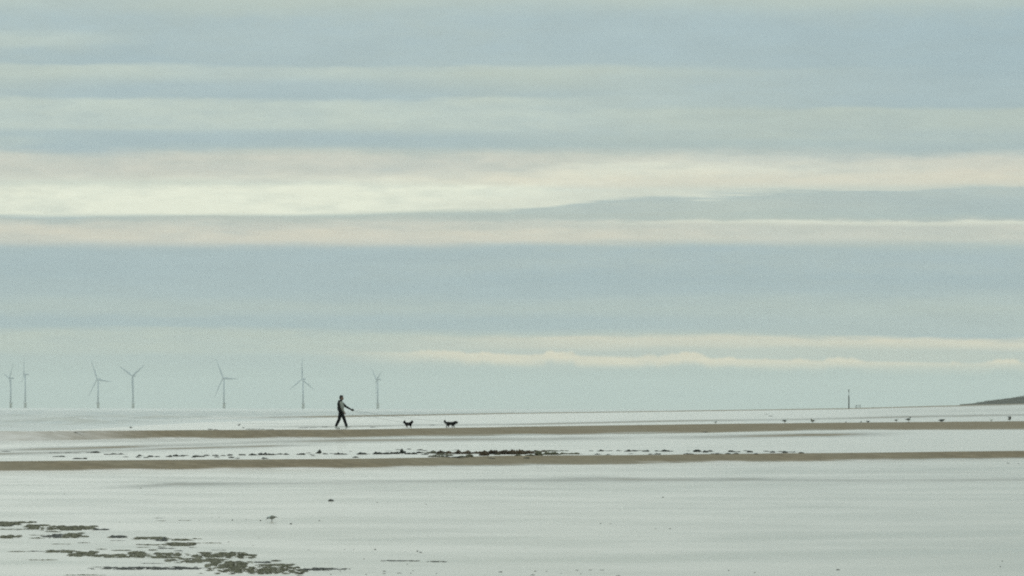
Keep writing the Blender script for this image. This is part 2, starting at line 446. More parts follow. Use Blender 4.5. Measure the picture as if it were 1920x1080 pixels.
def wetness(px, row):
    dull = np.zeros_like(row)
    for pts, hw, k, x0, x1 in streaks:
        c = np.interp(px, [p[0] for p in pts], [p[1] for p in pts]) + wav(px, 0.6, 120, pts[0][1])
        m = sst(px, x0, x0 + 180) * (1 - sst(px, x1 - 200, x1)) if x0 > -300 or x1 < 2300 else 1.0
        m = m * np.clip(1.0 + 1.3 * fbm(px / 170 + pts[0][1], row / 9.0, 3), 0.3, 1.6)
        dull = np.maximum(dull, k * m * np.exp(-((row - c) / hw) ** 2 * 0.9))
    return 1 - np.clip(dull, 0, 1)

calm_lines = [([(1000, 1052), (1250, 1045), (1500, 1040), (1750, 1034), (1920, 1028)], 6.5, 1.0, 1020, 2300), ([(1250, 1013), (1500, 1009), (1920, 998)], 4.5, .6, 1240, 2300),
              ([(700, 1052), (840, 1052), (1300, 1048)], 2.6, .8, 690, 1260), ([(300, 915), (900, 908), (1500, 912)], 7.0, .5, 200, 1700), ([(600, 1012), (1200, 1006)], 3.0, .4, 560, 1300),
              ([(500, 964), (1000, 957), (1500, 950)], 3.5, .35, 560, 1700), ([(0, 1055), (160, 1052)], 5.0, .5, -300, 220), ([(1300, 884), (1920, 878)], 4.0, .5, 1250, 2300)]
def calmness(px, row):
    k0 = np.zeros_like(row)
    for pts, hw, k, x0, x1 in calm_lines:
        c = np.interp(px, [p[0] for p in pts], [p[1] for p in pts]) + wav(px, 2.0, 150, pts[0][1])
        m = (sst(px, x0, x0 + 160) if x0 > -300 else 1.0) * (1 - sst(px, x1 - 200, x1)) * np.clip(.9 + 1.6 * fbm(px / 120 + pts[0][1], row / 7.0, 3), .1, 1.5)
        k0 = np.maximum(k0, k * m * np.exp(-((row - c) / hw) ** 2))
    return np.clip(k0, 0, 1)

def fan(name, k0, k1, rows_px, wet_fn, kind='structure', micro=0.004):
    """sheet between two lines of the profile, all the way round the viewpoint"""
    th = np.concatenate([np.linspace(-180, -9, 40)[:-1], np.linspace(-9, 9, 420), np.linspace(9, 180, 40)[1:]])
    pxs = 960 + F * np.tan(np.radians(np.clip(th, -8, 8)))
    n = rows_px
    V3 = np.zeros((len(th), n, 3)); WT = np.zeros((len(th), n)); CA = np.zeros((len(th), n))
    for i, (t, px) in enumerate(zip(th, pxs)):
        c = col_at(px); seg = c[k0:k1 + 1]
        ds = np.array([s[0] for s in seg]); zs = np.array([s[1] for s in seg])
        # even steps in viewing dip
        if k0 == 0: q = np.concatenate([np.linspace(1 / ds[0], 1 / 48, 40)[:-1], np.linspace(1 / 48, 1 / ds[-1], n - 39)])
        else: q = np.linspace(1 / ds[0], 1 / ds[-1], n)
        dd = 1 / q
        z = np.interp(dd, ds, zs)
        rad = dd / math.cos(math.radians(min(abs(t), 9)))
        x = rad * math.sin(math.radians(t)); y = rad * math.cos(math.radians(t))
        row = hor(px) + (CAM_H - z) * F / dd
        WT[i] = wet_fn(np.full(n, px), row, (dd - ds[0]) / (ds[-1] - ds[0]))
        CA[i] = calmness(np.full(n, px), row)
        edge = np.minimum(1, 6 * np.minimum(np.arange(n), np.arange(n)[::-1]) / n)
        V3[i, :, 0] = x; V3[i, :, 1] = y; V3[i, :, 2] = z + micro * 2 * fbm(x / 2.5, y / 4.0, 3) * edge
    idx = np.arange(len(th) * n).reshape(len(th), n)
    f = np.stack([idx[:-1, :-1], idx[1:, :-1], idx[1:, 1:], idx[:-1, 1:]], -1).reshape(-1, 4)
    me = from_np(name, V3.reshape(-1, 3), f)
    a = me.attributes.new('wet', 'FLOAT', 'POINT'); a.data.foreach_set('value', WT.ravel().astype(np.float32))
    a = me.attributes.new('calm', 'FLOAT', 'POINT'); a.data.foreach_set('value', CA.ravel().astype(np.float32))
    o = mesh_obj(name, me, M['ground']); tag(o, kind=kind)
    return o

def bank_wet(lo, hi, side_l, side_r, keep=0.0):
    def fn(px, row, t):
        w = 1 - sst(t + 0.20 * 2 * fbm(px / 110, row / 5, 4), lo, hi)     # foot still wet
        if side_l: w = np.maximum(w, 0.50 * (1 - sst(px, side_l[0], side_l[1])))
        return np.clip(w * 0.62, keep, 1)
    return fn
flat_wet = lambda px, row, t: wetness(px, row)
fan('wet_sand', 0, 1, 420, flat_wet, micro=0.0015)
fan('sand_bank', 1, 2, 40, bank_wet(-0.15, 0.26, None, None), micro=0.02)
fan('tidal_pool', 2, 3, 110, flat_wet, micro=0.0015)
fan('sand_bank', 3, 4, 40, bank_wet(-0.15, 0.26, (30, 330), None), micro=0.02)
fan('wet_sand', 4, 5, 110, flat_wet, micro=0.004)
fan('sand_ridge', 5, 6, 14, lambda px, row, t: 0.15 + 0.75 * (1 - sst(px, 380, 620)), micro=0.03)
fan('beach', 6, 9, 30, lambda px, row, t: 0.4 + 0 * px, micro=0.02)
# the ground under and behind the viewpoint
a = np.linspace(-math.pi, math.pi, 60)[:-1]
vv = [(0, 0, 0)] + [(3.0 * math.sin(t), 3.0 * math.cos(t), 0.0) for t in a]
me = from_np('wet_sand', vv, [(0, i + 1, (i + 1) % len(a) + 1) for i in range(len(a))])
at_ = me.attributes.new('wet', 'FLOAT', 'POINT'); at_.data.foreach_set('value', np.ones(len(vv), np.float32))
tag(mesh_obj('wet_sand', me, M['ground']), kind='structure')

# ------------------------------------------------------------------ the sea and its surf
def build_sea():
    th = np.concatenate([np.linspace(-120, -9, 30)[:-1], np.linspace(-9, -5.4, 80)[:-1], np.linspace(-5.4, 0.6, 560)[:-1], np.linspace(0.6, 9, 160), np.linspace(9, 40, 12)[1:]])
    n = 620
    V3 = np.zeros((len(th), n, 3)); FO = np.zeros((len(th), n))
    for i, t in enumerate(th):
        px = 960 + F * math.tan(math.radians(max(-8, min(8, t))))
        c = col_at(px)
        d0 = c[4][0] * 1.01
        dd = np.concatenate([np.linspace(d0, 2200, 520)[:-1], np.geomspace(2200, 25000, n - 519)])
        gz = np.interp(dd, [s[0] for s in c], [s[1] for s in c])
        rad = dd / math.cos(math.radians(min(abs(t), 9)))
        x = rad * math.sin(math.radians(t)); y = rad * math.cos(math.radians(t))
        deep = np.clip((ZSEA - gz) / 0.08, 0, 1)
        ph = (y * 0.9 - x * 0.35) / 21.0 + 2.6 * fbm(x / 60, y / 90, 3)
        cr = (0.5 + 0.5 * np.cos(2 * math.pi * ph)) ** 3
        am = np.clip(0.55 + 2.6 * fbm(x / 5 + 5, y / 40, 3), 0.05, 1.5)
        fade = 1 - sst(dd, 900, 2400)
        z = ZSEA + deep * (0.27 * cr * am * (0.25 + 0.75 * fade) + 0.06 * fbm(x / 3.0, y / 6.0, 3))
        z = np.where(deep <= 0.001, np.minimum(ZSEA, gz - 0.05), z)
        FO[i] = deep * (0.20 + 0.45 * cr * am + 1.15 * fbm(x / 2.0, y / 30, 4)) * (0.30 + 0.70 * (1 - sst(dd, 450, 1000)))
        V3[i, :, 0] = x; V3[i, :, 1] = y; V3[i, :, 2] = z
    idx = np.arange(len(th) * n).reshape(len(th), n)
    f = np.stack([idx[:-1, :-1], idx[1:, :-1], idx[1:, 1:], idx[:-1, 1:]], -1).reshape(-1, 4)
    me = from_np('sea', V3.reshape(-1, 3), f)
    a = me.attributes.new('foam', 'FLOAT', 'POINT'); a.data.foreach_set('value', FO.ravel().astype(np.float32))
    tag(mesh_obj('sea', me, M['sea']), kind='structure')
build_sea()

# ------------------------------------------------------------------ dune at the far right
def build_dune():
    nx, ny = 160, 60
    pxs = np.linspace(1800, 3000, nx); ds = np.linspace(1240, 2000, ny)
    V3 = np.zeros((nx, ny, 3))
    for i, px in enumerate(pxs):
        top = np.interp(px, [1800, 1822, 1855, 1890, 1920, 2050, 2300, 3000], [758, 756.6, 752, 747.5, 743.8, 733, 715, 690])
        for j, d in enumerate(ds):
            prof = sst(np.array(d), 1240, 1500) * (1 - 0.4 * sst(np.array(d), 1650, 2000))
            crest = CAM_H - (top - hor(px)) * 1500 / F
            g0 = ground(min(px, 2300), d) - 0.3
            x = (px - 960) / F * d
            z = g0 + (crest - g0) * prof + prof * (0.5 * fbm(x / 9, d / 12, 4) + 0.3 * fbm(x / 2.2, d / 3.0, 4)) * min(1, max(0, (px - 1810) / 60))
            V3[i, j] = (x, d, z)
    idx = np.arange(nx * ny).reshape(nx, ny)
    f = np.stack([idx[:-1, :-1], idx[1:, :-1], idx[1:, 1:], idx[:-1, 1:]], -1).reshape(-1, 4)
    tag(mesh_obj('dune', from_np('dune', V3.reshape(-1, 3), f), M['dune']), kind='structure')
build_dune()
def dune_grass():
    rs = np.random.RandomState(11); V, Fc = [], []
    base = bpy.data.objects['dune'].data
    co = np.zeros(len(base.vertices) * 3, np.float32); base.vertices.foreach_get('co', co); co = co.reshape(160, 60, 3)
    for k in range(9000):
        i = rs.randint(4, 90); j = rs.randint(18, 44)
        p = co[i, j] + (co[i + 1, j + 1] - co[i, j]) * rs.rand()
        if fbm(np.array(p[0] / 5), np.array(p[1] / 9), 3) < -.05: continue
        h = rs.uniform(.12, .42); b = rs.uniform(-.4, .4) * h; w = .07
        V.append([(p[0] - w, p[1], p[2] - .1), (p[0] + w, p[1], p[2] - .1), (p[0] + b, p[1] + rs.uniform(-.2, .2), p[2] + h)])
        Fc.append([3 * len(Fc), 3 * len(Fc) + 1, 3 * len(Fc) + 2])
    o = mesh_obj('marram_grass', from_np('marram_grass', np.array(V).reshape(-1, 3), np.array(Fc)), M['dune_grass'], None, False)
    tag(o, kind='stuff')
dune_grass()

# ------------------------------------------------------------------ haze over the sea
bm = bmesh.new(); bmesh.ops.create_cube(bm, size=1.0)
me = bpy.data.meshes.new('haze'); bm.to_mesh(me); bm.free()
hz = mesh_obj('haze', me, None, smooth=False)
hz.location = (0, 0, 70 - 1.5); hz.scale = (56000, 56000, 145)
tag(hz, kind='stuff')
m, n = new_mat('sea haze')
o_ = n.n('ShaderNodeOutputMaterial'); pv = n.n('ShaderNodeVolumePrincipled')
pv.inputs['Color'].default_value = (0.925, 0.930, 0.895, 1); pv.inputs['Density'].default_value = 5.6e-5
pv.inputs['Anisotropy'].default_value = 0.0
n.t.links.new(pv.outputs[0], o_.inputs['Volume'])
me.materials.append(m)

# ------------------------------------------------------------------ shape helpers
def capsule(bm, p0, p1, r0, r1, seg=12, sq=(1, 1, 1)):
    """tapered limb with round ends"""
    p0 = Vector(p0); p1 = Vector(p1); ax = p1 - p0; L = ax.length
    q = ax.to_track_quat('Z', 'Y') if L > 1e-6 else Vector((0, 0, 1)).to_track_quat('Z', 'Y')
    rings = []
    prof = [(-math.cos(t) * r0, math.sin(t) * r0) for t in np.linspace(0.35, math.pi / 2, 4)] + \
           [(L + math.sin(t) * r1, math.cos(t) * r1) for t in np.linspace(0, math.pi / 2 - 0.35, 4)]
    for h, r in prof:
        ring = []
        for k in range(seg):
            a = 2 * math.pi * k / seg
            off = q @ Vector((r * math.cos(a), r * math.sin(a), 0)); off = Vector((off.x * sq[0], off.y * sq[1], off.z * sq[2]))
            ring.append(bm.verts.new(p0 + q @ Vector((0, 0, h)) + off))
        rings.append(ring)
    for a, b in zip(rings, rings[1:]):
        for k in range(seg): bm.faces.new((a[k], a[(k + 1) % seg], b[(k + 1) % seg], b[k]))
    bm.faces.new(rings[0][::-1]); bm.faces.new(rings[-1])

def ball(bm, c, r, seg=14):
    """ellipsoid, r = (rx, ry, rz)"""
    ret = bmesh.ops.create_uvsphere(bm, u_segments=seg, v_segments=max(6, seg // 2 + 2), radius=1.0)
    for v in ret['verts']: v.co = Vector((v.co.x * r[0] + c[0], v.co.y * r[1] + c[1], v.co.z * r[2] + c[2]))

def blend(name, shapes, voxel, mat, parent, smooth_it=3):
    """join overlapping shapes into one continuous surface"""
    bm = bmesh.new()
    for s in shapes:
        if s[0] == 'c': capsule(bm, *s[1:])
        else: ball(bm, *s[1:])
    me = bpy.data.meshes.new(name + ' raw'); bm.to_mesh(me); bm.free()
    tmp = bpy.data.objects.new(name + ' raw', me); COL.objects.link(tmp)
    md = tmp.modifiers.new('r', 'REMESH'); md.mode = 'VOXEL'; md.voxel_size = voxel; md.use_smooth_shade = True
    ms = tmp.modifiers.new('s', 'SMOOTH'); ms.iterations = smooth_it; ms.factor = 0.5
    dg = bpy.context.evaluated_depsgraph_get()
    res = bpy.data.meshes.new_from_object(tmp.evaluated_get(dg)); res.name = name
    bpy.data.objects.remove(tmp, do_unlink=True); bpy.data.meshes.remove(me)
    return mesh_obj(name, res, mat, parent)

def bm_obj(name, build, mat, parent, smooth=True):
    bm = bmesh.new(); build(bm)
    bmesh.ops.recalc_face_normals(bm, faces=bm.faces)
    me = bpy.data.meshes.new(name); bm.to_mesh(me); bm.free()
    return mesh_obj(name, me, mat, parent, smooth)

def lathe(bm, prof, c=(0, 0, 0), seg=16):
    rings = [[bm.verts.new((c[0] + r * math.cos(2 * math.pi * k / seg), c[1] + r * math.sin(2 * math.pi * k / seg), c[2] + z)) for k in range(seg)] for r, z in prof]
    for a, b in zip(rings, rings[1:]):
        for k in range(seg): bm.faces.new((a[k], a[(k + 1) % seg], b[(k + 1) % seg], b[k]))
    bm.faces.new(rings[0][::-1]); bm.faces.new(rings[-1])

def box(bm, c, s, bev=0.0):
    ret = bmesh.ops.create_cube(bm, size=1.0)
    for v in ret['verts']: v.co = Vector((v.co.x * s[0] + c[0], v.co.y * s[1] + c[1], v.co.z * s[2] + c[2]))
    if bev:
        es = list({e for v in ret['verts'] for e in v.link_edges})
        bmesh.ops.bevel(bm, geom=es, offset=bev, segments=2, affect='EDGES')

# ------------------------------------------------------------------ wind turbines
TD = 13600.0; PXM = TD / F          # metres per photo pixel out there
def rotor_blade(bm, L):
    n = 14; rings = []
    for k in range(n):
        t = k / (n - 1)
        ch = (2.2 + (4.3 - 2.2) * min(1, t / 0.2)) if t < 0.2 else 4.3 * (1 - (t - 0.2) / 0.8) ** 0.85 + 0.35
        th = ch * (0.9 if t < 0.08 else 0.28 - 0.12 * t)
        tw = R(18) * (1 - t)
        ring = []
        for j in range(10):
            a = 2 * math.pi * j / 10
            u = ch / 2 * math.cos(a) + ch * 0.15; w = th / 2 * math.sin(a)
            ring.append(bm.verts.new((u * math.cos(tw) - w * math.sin(tw), u * math.sin(tw) + w * math.cos(tw), 1.2 + t * L)))
        rings.append(ring)
    for a, b in zip(rings, rings[1:]):
        for k in range(10): bm.faces.new((a[k], a[(k + 1) % 10], b[(k + 1) % 10], b[k]))
    bm.faces.new(rings[0][::-1]); bm.faces.new(rings[-1])

def make_turbine():
    root = empty('wind_turbine', (0, 0, 0))
    bm_obj('transition_piece', lambda bm: lathe(bm, [(2.7, -3), (2.7, 10.5), (2.5, 11.5)], seg=20), M['yellow'], root)
    pl = bm_obj('platform', lambda bm: (lathe(bm, [(2.6, 11.5), (4.6, 11.6), (4.6, 12.2), (2.6, 12.25)], seg=20), box(bm, (4.9, -1, 11.9), (2.6, 3.0, .5))), M['steel'], root)
    def rail(bm):
        for k in range(14):
            a = 2 * math.pi * k / 14; capsule(bm, (4.5 * math.cos(a), 4.5 * math.sin(a), 12.2), (4.5 * math.cos(a), 4.5 * math.sin(a), 13.5), .09, .09, 6)
        for k in range(14):
            a = 2 * math.pi * k / 14; b = 2 * math.pi * (k + 1) / 14
            capsule(bm, (4.5 * math.cos(a), 4.5 * math.sin(a), 13.5), (4.5 * math.cos(b), 4.5 * math.sin(b), 13.5), .09, .09, 6)
    bm_obj('railing', rail, M['steel'], pl)
    def landing(bm):
        for y in (-.9, .9): capsule(bm, (3.7, y, -1), (3.7, y, 11), .28, .28, 8)
        for k in range(12): capsule(bm, (3.7, -.9, .5 + k * .9), (3.7, .9, .5 + k * .9), .10, .10, 6)
    bm_obj('boat_landing', landing, M['yellow'], root)
    bm_obj('tower', lambda bm: lathe(bm, [(2.15, 12.2), (1.95, 35), (1.45, 67.5)], seg=24), M['turbine'], root)
    return root

def add_head(root, yaw, phase, hubz, bl):
    """nacelle, hub and rotor turned by yaw; phase of first blade from straight up, clockwise as seen"""
    rot = Matrix.Rotation(yaw, 4, 'Z'); up = Matrix.Translation((0, 0, hubz))
    def placed(name, build, mat, mtx):
        o = bm_obj(name, build, mat, root); o.matrix_local = mtx; return o
    placed('nacelle', lambda bm: box(bm, (0, 2.6, 0.4), (3.4, 10.5, 3.6), .6), M['turbine'], up @ rot)
    placed('hub', lambda bm: (capsule(bm, (0, -2.6, 0), (0, -4.3, 0), 1.7, 1.0, 16)), M['turbine'], up @ rot)
    mesh = None
    for k in range(3):
        mt = up @ rot @ Matrix.Translation((0, -3.6, 0)) @ Matrix.Rotation(phase + k * 2 * math.pi / 3, 4, 'Y')
        if mesh is None:
            o = placed('blade', lambda bm: rotor_blade(bm, bl), M['turbine'], mt); mesh = o.data
        else:
            o = bpy.data.objects.new('blade', mesh); COL.objects.link(o); o.parent = root; o.matrix_local = mt

turb = [  # tower px, hub row, yaw, phase of a blade, label
    (20.8, 709.5, -69, 42, 'leftmost wind turbine at the edge, rotor nearly edge on with one blade leaning right'),
    (48.0, 702.5, -78, 5, 'tallest wind turbine, one blade straight up, beside the leftmost one'),
    (184.5, 711.5, -42, -24, 'wind turbine with one blade pointing right, left of the turbine with a Y shaped rotor'),
    (250.0, 705.0, -42, 58, 'wind turbine whose rotor makes a Y, two blades up and one down along the tower'),
    (420.5, 709.0, -42, -28, 'wind turbine right of the Y shaped one, blades leaning left, right and down'),
    (568.8, 711.0, -46, 0, 'wind turbine left of the walking man with one blade upright and two low'),
    (708.6, 712.0, -71, 66, 'rightmost wind turbine, seen nearly edge on just right of the walking man'),
]
proto = make_turbine()
for i, (px, hr, yaw, ph, lab) in enumerate(turb):
    t = proto if i == 0 else copy_tree(proto)
    if i == 0: plain = copy_tree(proto)
    else: pass
    t.location = ((px - 960) / F * TD, TD, ZSEA)
    hz_ = (hor(px) - hr) * PXM + CAM_H - ZSEA
    turb[i] = (t, yaw, ph, hz_, lab)
for ch in list(plain.children_recursive): bpy.data.objects.remove(ch, do_unlink=True)
bpy.data.objects.remove(plain, do_unlink=True)
for t, yaw, ph, hz_, lab in turb:
    for ch in t.children:
        if ch.name.startswith('tower'): ch.scale.z = (hz_ - 1.4) / 67.5
    add_head(t, R(yaw), R(ph), hz_, 51.5)
    tag(t, lab, 'wind turbine', 'wind turbines standing in the sea')

# ------------------------------------------------------------------ groyne marker and far posts
p, d = at(1592, 765.6); s = d / F
mk = empty('marker_post', p)
tag(mk, 'dark marker post with a thin top mast standing on the far sand ridge', 'post')
bm_obj('post', lambda bm: lathe(bm, [(1.15 * s, -.3), (1.05 * s, 10 * s), (.95 * s, 23.5 * s), (.6 * s, 23.8 * s)], seg=14), M['timber'], mk)
bm_obj('mast', lambda bm: lathe(bm, [(.32 * s, 23 * s), (.32 * s, 31 * s)], seg=10), M['timber'], mk)
bm_obj('topmark', lambda bm: lathe(bm, [(.35 * s, 30.6 * s), (.75 * s, 31.2 * s), (.7 * s, 35 * s), (.3 * s, 36 * s)], seg=12), M['timber'], mk)
# low far structure right of the marker: four stubby piles out at sea
dd = 6500.0
pl = empty('pile_cluster', ((1609 - 960) / F * dd, dd, ZSEA))
tag(pl, 'faint cluster of short piles on the horizon just right of the dark marker post', 'piles')
for ox, h, w in ((-4.4, 4.2, .8), (-2.2, 6.2, 1.1), (1.6, 5.6, .8), (4.3, 6.0, 1.0)):
    k = dd / F
    o = bm_obj('pile', lambda bm: lathe(bm, [(w * k * .55, -1), (w * k * .55, 8 * k), (w * k * .8, 8.2 * k), (w * k * .8, (5 + h) * k)], seg=10), M['steel'], pl)
    o.location = (ox * k, 0, 0)

# ------------------------------------------------------------------ the walking man
def build_man():
    p, d = at(645, 803.6); s = 1.80 / 62.6
    root = empty('person', p)
    tag(root, 'man in dark jacket with one pale sleeve striding right along the bank, holding two leads', 'person')
    sh_n, el_n, wr_n = (-.16, -.20, 1.42), (-.10, -.25, 1.14), (.02, -.23, .91)
    sh_f, el_f, wr_f = (-.12, .19, 1.41), (.12, .20, 1.19), (.38, .10, 1.05)
    hip_n, kn_n, an_n = (-.13, -.09, .90), (.04, -.09, .50), (.17, -.09, .12)
    hip_f, kn_f, an_f = (-.16, .09, .90), (-.25, .09, .49), (-.42, .09, .14)
    body = [('b', (-.125, 0, 1.685), (.098, .076, .118)), ('b', (-.10, 0, 1.63), (.085, .066, .085)), ('c', (-.15, 0, 1.46), (-.13, 0, 1.60), .062, .056),
            ('b', (-.155, 0, 1.30), (.115, .17, .20)), ('b', (-.14, 0, 1.05), (.10, .145, .20)), ('b', (-.145, 0, .93), (.11, .165, .12)),
            ('c', (-.028, 0, 1.675), (-.008, 0, 1.650), .012, .019), ('c', (-.035, 0, 1.605), (-.026, 0, 1.60), .020, .022),   # nose, lips
            ('b', (-.055, 0, 1.575), (.035, .035, .03))]
    for y in (-.078, .078): body.append(('b', (-.135, y, 1.67), (.020, .012, .034)))   # ears
    for a, b, c in ((sh_n, el_n, wr_n), (sh_f, el_f, wr_f)):
        body += [('c', a, b, .055, .043), ('c', b, c, .043, .029)]
    for a, b, c in ((hip_n, kn_n, an_n), (hip_f, kn_f, an_f)):
        body += [('c', a, b, .085, .057), ('c', b, c, .056, .036)]
    def hand(w, dirv, side, curl):
        w = Vector(w); dv = Vector(dirv).normalized(); up = Vector((0, 1, 0)).cross(dv).normalized(); sd = Vector((0, 1, 0))
        body.append(('c', w, w + dv * .085, .030, .036, 12, (1, .7, 1)))
        for k, ln in enumerate((.068, .078, .074, .058)):
            b0 = w + dv * .095 + up * (.027 - .018 * k)
            b1 = b0 + dv * ln * .55 + sd * side * curl * .3 * ln; b2 = b1 + dv * ln * .35 * (1 - curl) + sd * side * curl * .55 * ln
            body.extend([('c', b0 - dv * .02, b1, .0105, .0095, 8), ('c', b1, b2, .0095, .008, 8)])
        t0 = w + dv * .03 + up * .028; t1 = t0 + dv * .035 + up * .03; t2 = t1 + dv * .03 + sd * side * .012
        body.extend([('c', t0, t1, .013, .011, 8), ('c', t1, t2, .011, .009, 8)])
        return w + dv * .10
    hand(wr_n, (.55, .05, -.8), 1, .5)
    grip = hand(wr_f, (.82, -.12, -.35), -1, .85)
    blend('body', body, .0065, M['skin'], root, 2)
    blend('hair', [('b', (-.142, 0, 1.715), (.100, .084, .105)), ('b', (-.175, 0, 1.675), (.068, .078, .095)), ('c', (-.07, 0, 1.775), (-.05, 0, 1.762), .035, .03)], .008, M['hair'], root, 2)
    jk = blend('jacket', [('b', (-.185, 0, 1.32), (.172, .22, .20)), ('b', (-.185, 0, 1.12), (.168, .21, .24)), ('b', (-.155, 0, .96), (.150, .20, .13)),
                     ('c', (-.20, -.12, 1.46), (-.20, .12, 1.46), .075, .075), ('b', (-.235, 0, 1.49), (.085, .10, .055)), ('c', (-.16, 0, 1.44), (-.145, 0, 1.52), .088, .078),
                     ('c', sh_f, el_f, .078, .062), ('c', el_f, wr_f, .062, .046)], .012, M['jacket'], root)
    blend('sleeve', [('c', (-.135, -.205, 1.40), (-.08, -.26, 1.15), .080, .074), ('c', (-.09, -.26, 1.15), (.0, -.235, .935), .078, .052),
                     ('b', (-.075, -.17, 1.32), (.085, .075, .12)), ('b', (-.05, -.19, 1.18), (.085, .06, .14))], .01, M['sleeve'], root)
    blend('trousers', [('b', (-.145, 0, .90), (.140, .185, .14)), ('c', hip_n, kn_n, .115, .088), ('c', kn_n, (.155, -.09, .15), .088, .074),
                       ('c', hip_f, kn_f, .115, .088), ('c', kn_f, (-.405, .09, .17), .088, .074)], .012, M['trousers'], root)
    def shoe(an, pitch):
        def b(bm):
            pts = [(-.085, .040, .060), (-.06, .045, .075), (0, .046, .080), (.06, .050, .062), (.12, .050, .042), (.175, .036, .026)]
            rings = []
            for x, hw, ht in pts:
                rings.append([bm.verts.new((x, hw * math.cos(a), max(0, math.sin(a)) * ht + (0.0 if math.sin(a) >= 0 else -.004))) for a in np.linspace(0, 2 * math.pi, 13)[:-1]])
            for a, c in zip(rings, rings[1:]):
                for k in range(12): bm.faces.new((a[k], a[(k + 1) % 12], c[(k + 1) % 12], c[k]))
            bm.faces.new(rings[0]); bm.faces.new(rings[-1][::-1])
        o = bm_obj('shoe', b, M['shoe'], root)
        def sb(bm):
            lo = [bm.verts.new((x, y, -.024)) for x, y in ((-.09, -.038), (.06, -.05), (.15, -.045), (.185, 0), (.15, .045), (.06, .05), (-.09, .038))]
            hi = [bm.verts.new((v.co.x, v.co.y, .006)) for v in lo]
            for k in range(7): bm.faces.new((lo[k], lo[(k + 1) % 7], hi[(k + 1) % 7], hi[k]))
            bm.faces.new(lo[::-1]); bm.faces.new(hi)
        bm_obj('sole', sb, M['sole'], o, False)
        o.location = an; o.rotation_euler = (0, pitch, 0)
    shoe((.195, -.09, .055), R(-22)); shoe((-.385, .09, .032), R(4))
    return root, p, grip
man, man_p, grip = build_man()

# ------------------------------------------------------------------ dogs
def tufts(bm, src, n, length, seed, droop=0.5, keep=None):
    """pointed locks of fur standing off the surface of src"""
    rnd = random.Random(seed); me = src.data
    polys = me.polygons; k = 0
    while k < n:
        pl = polys[rnd.randrange(len(polys))]
        c = pl.center; nn = pl.normal
        if keep and not keep(c): k += 1; continue
        dv = (nn + Vector((-.35, 0, -droop)) * rnd.uniform(.6, 1.3) + Vector((rnd.uniform(-.3, .3), rnd.uniform(-.3, .3), rnd.uniform(-.2, .2)))).normalized()
        L = length * rnd.uniform(.5, 1.3); r = length * .22
        q = dv.to_track_quat('Z', 'Y')
        base = [bm.verts.new(c - nn * .006 + q @ Vector((r * math.cos(a), r * math.sin(a), 0))) for a in (0, 2.1, 4.2)]
        tip = bm.verts.new(c + dv * L + Vector((0, 0, -.15 * L)))
        for j in range(3): bm.faces.new((base[j], base[(j + 1) % 3], tip))
        k += 1

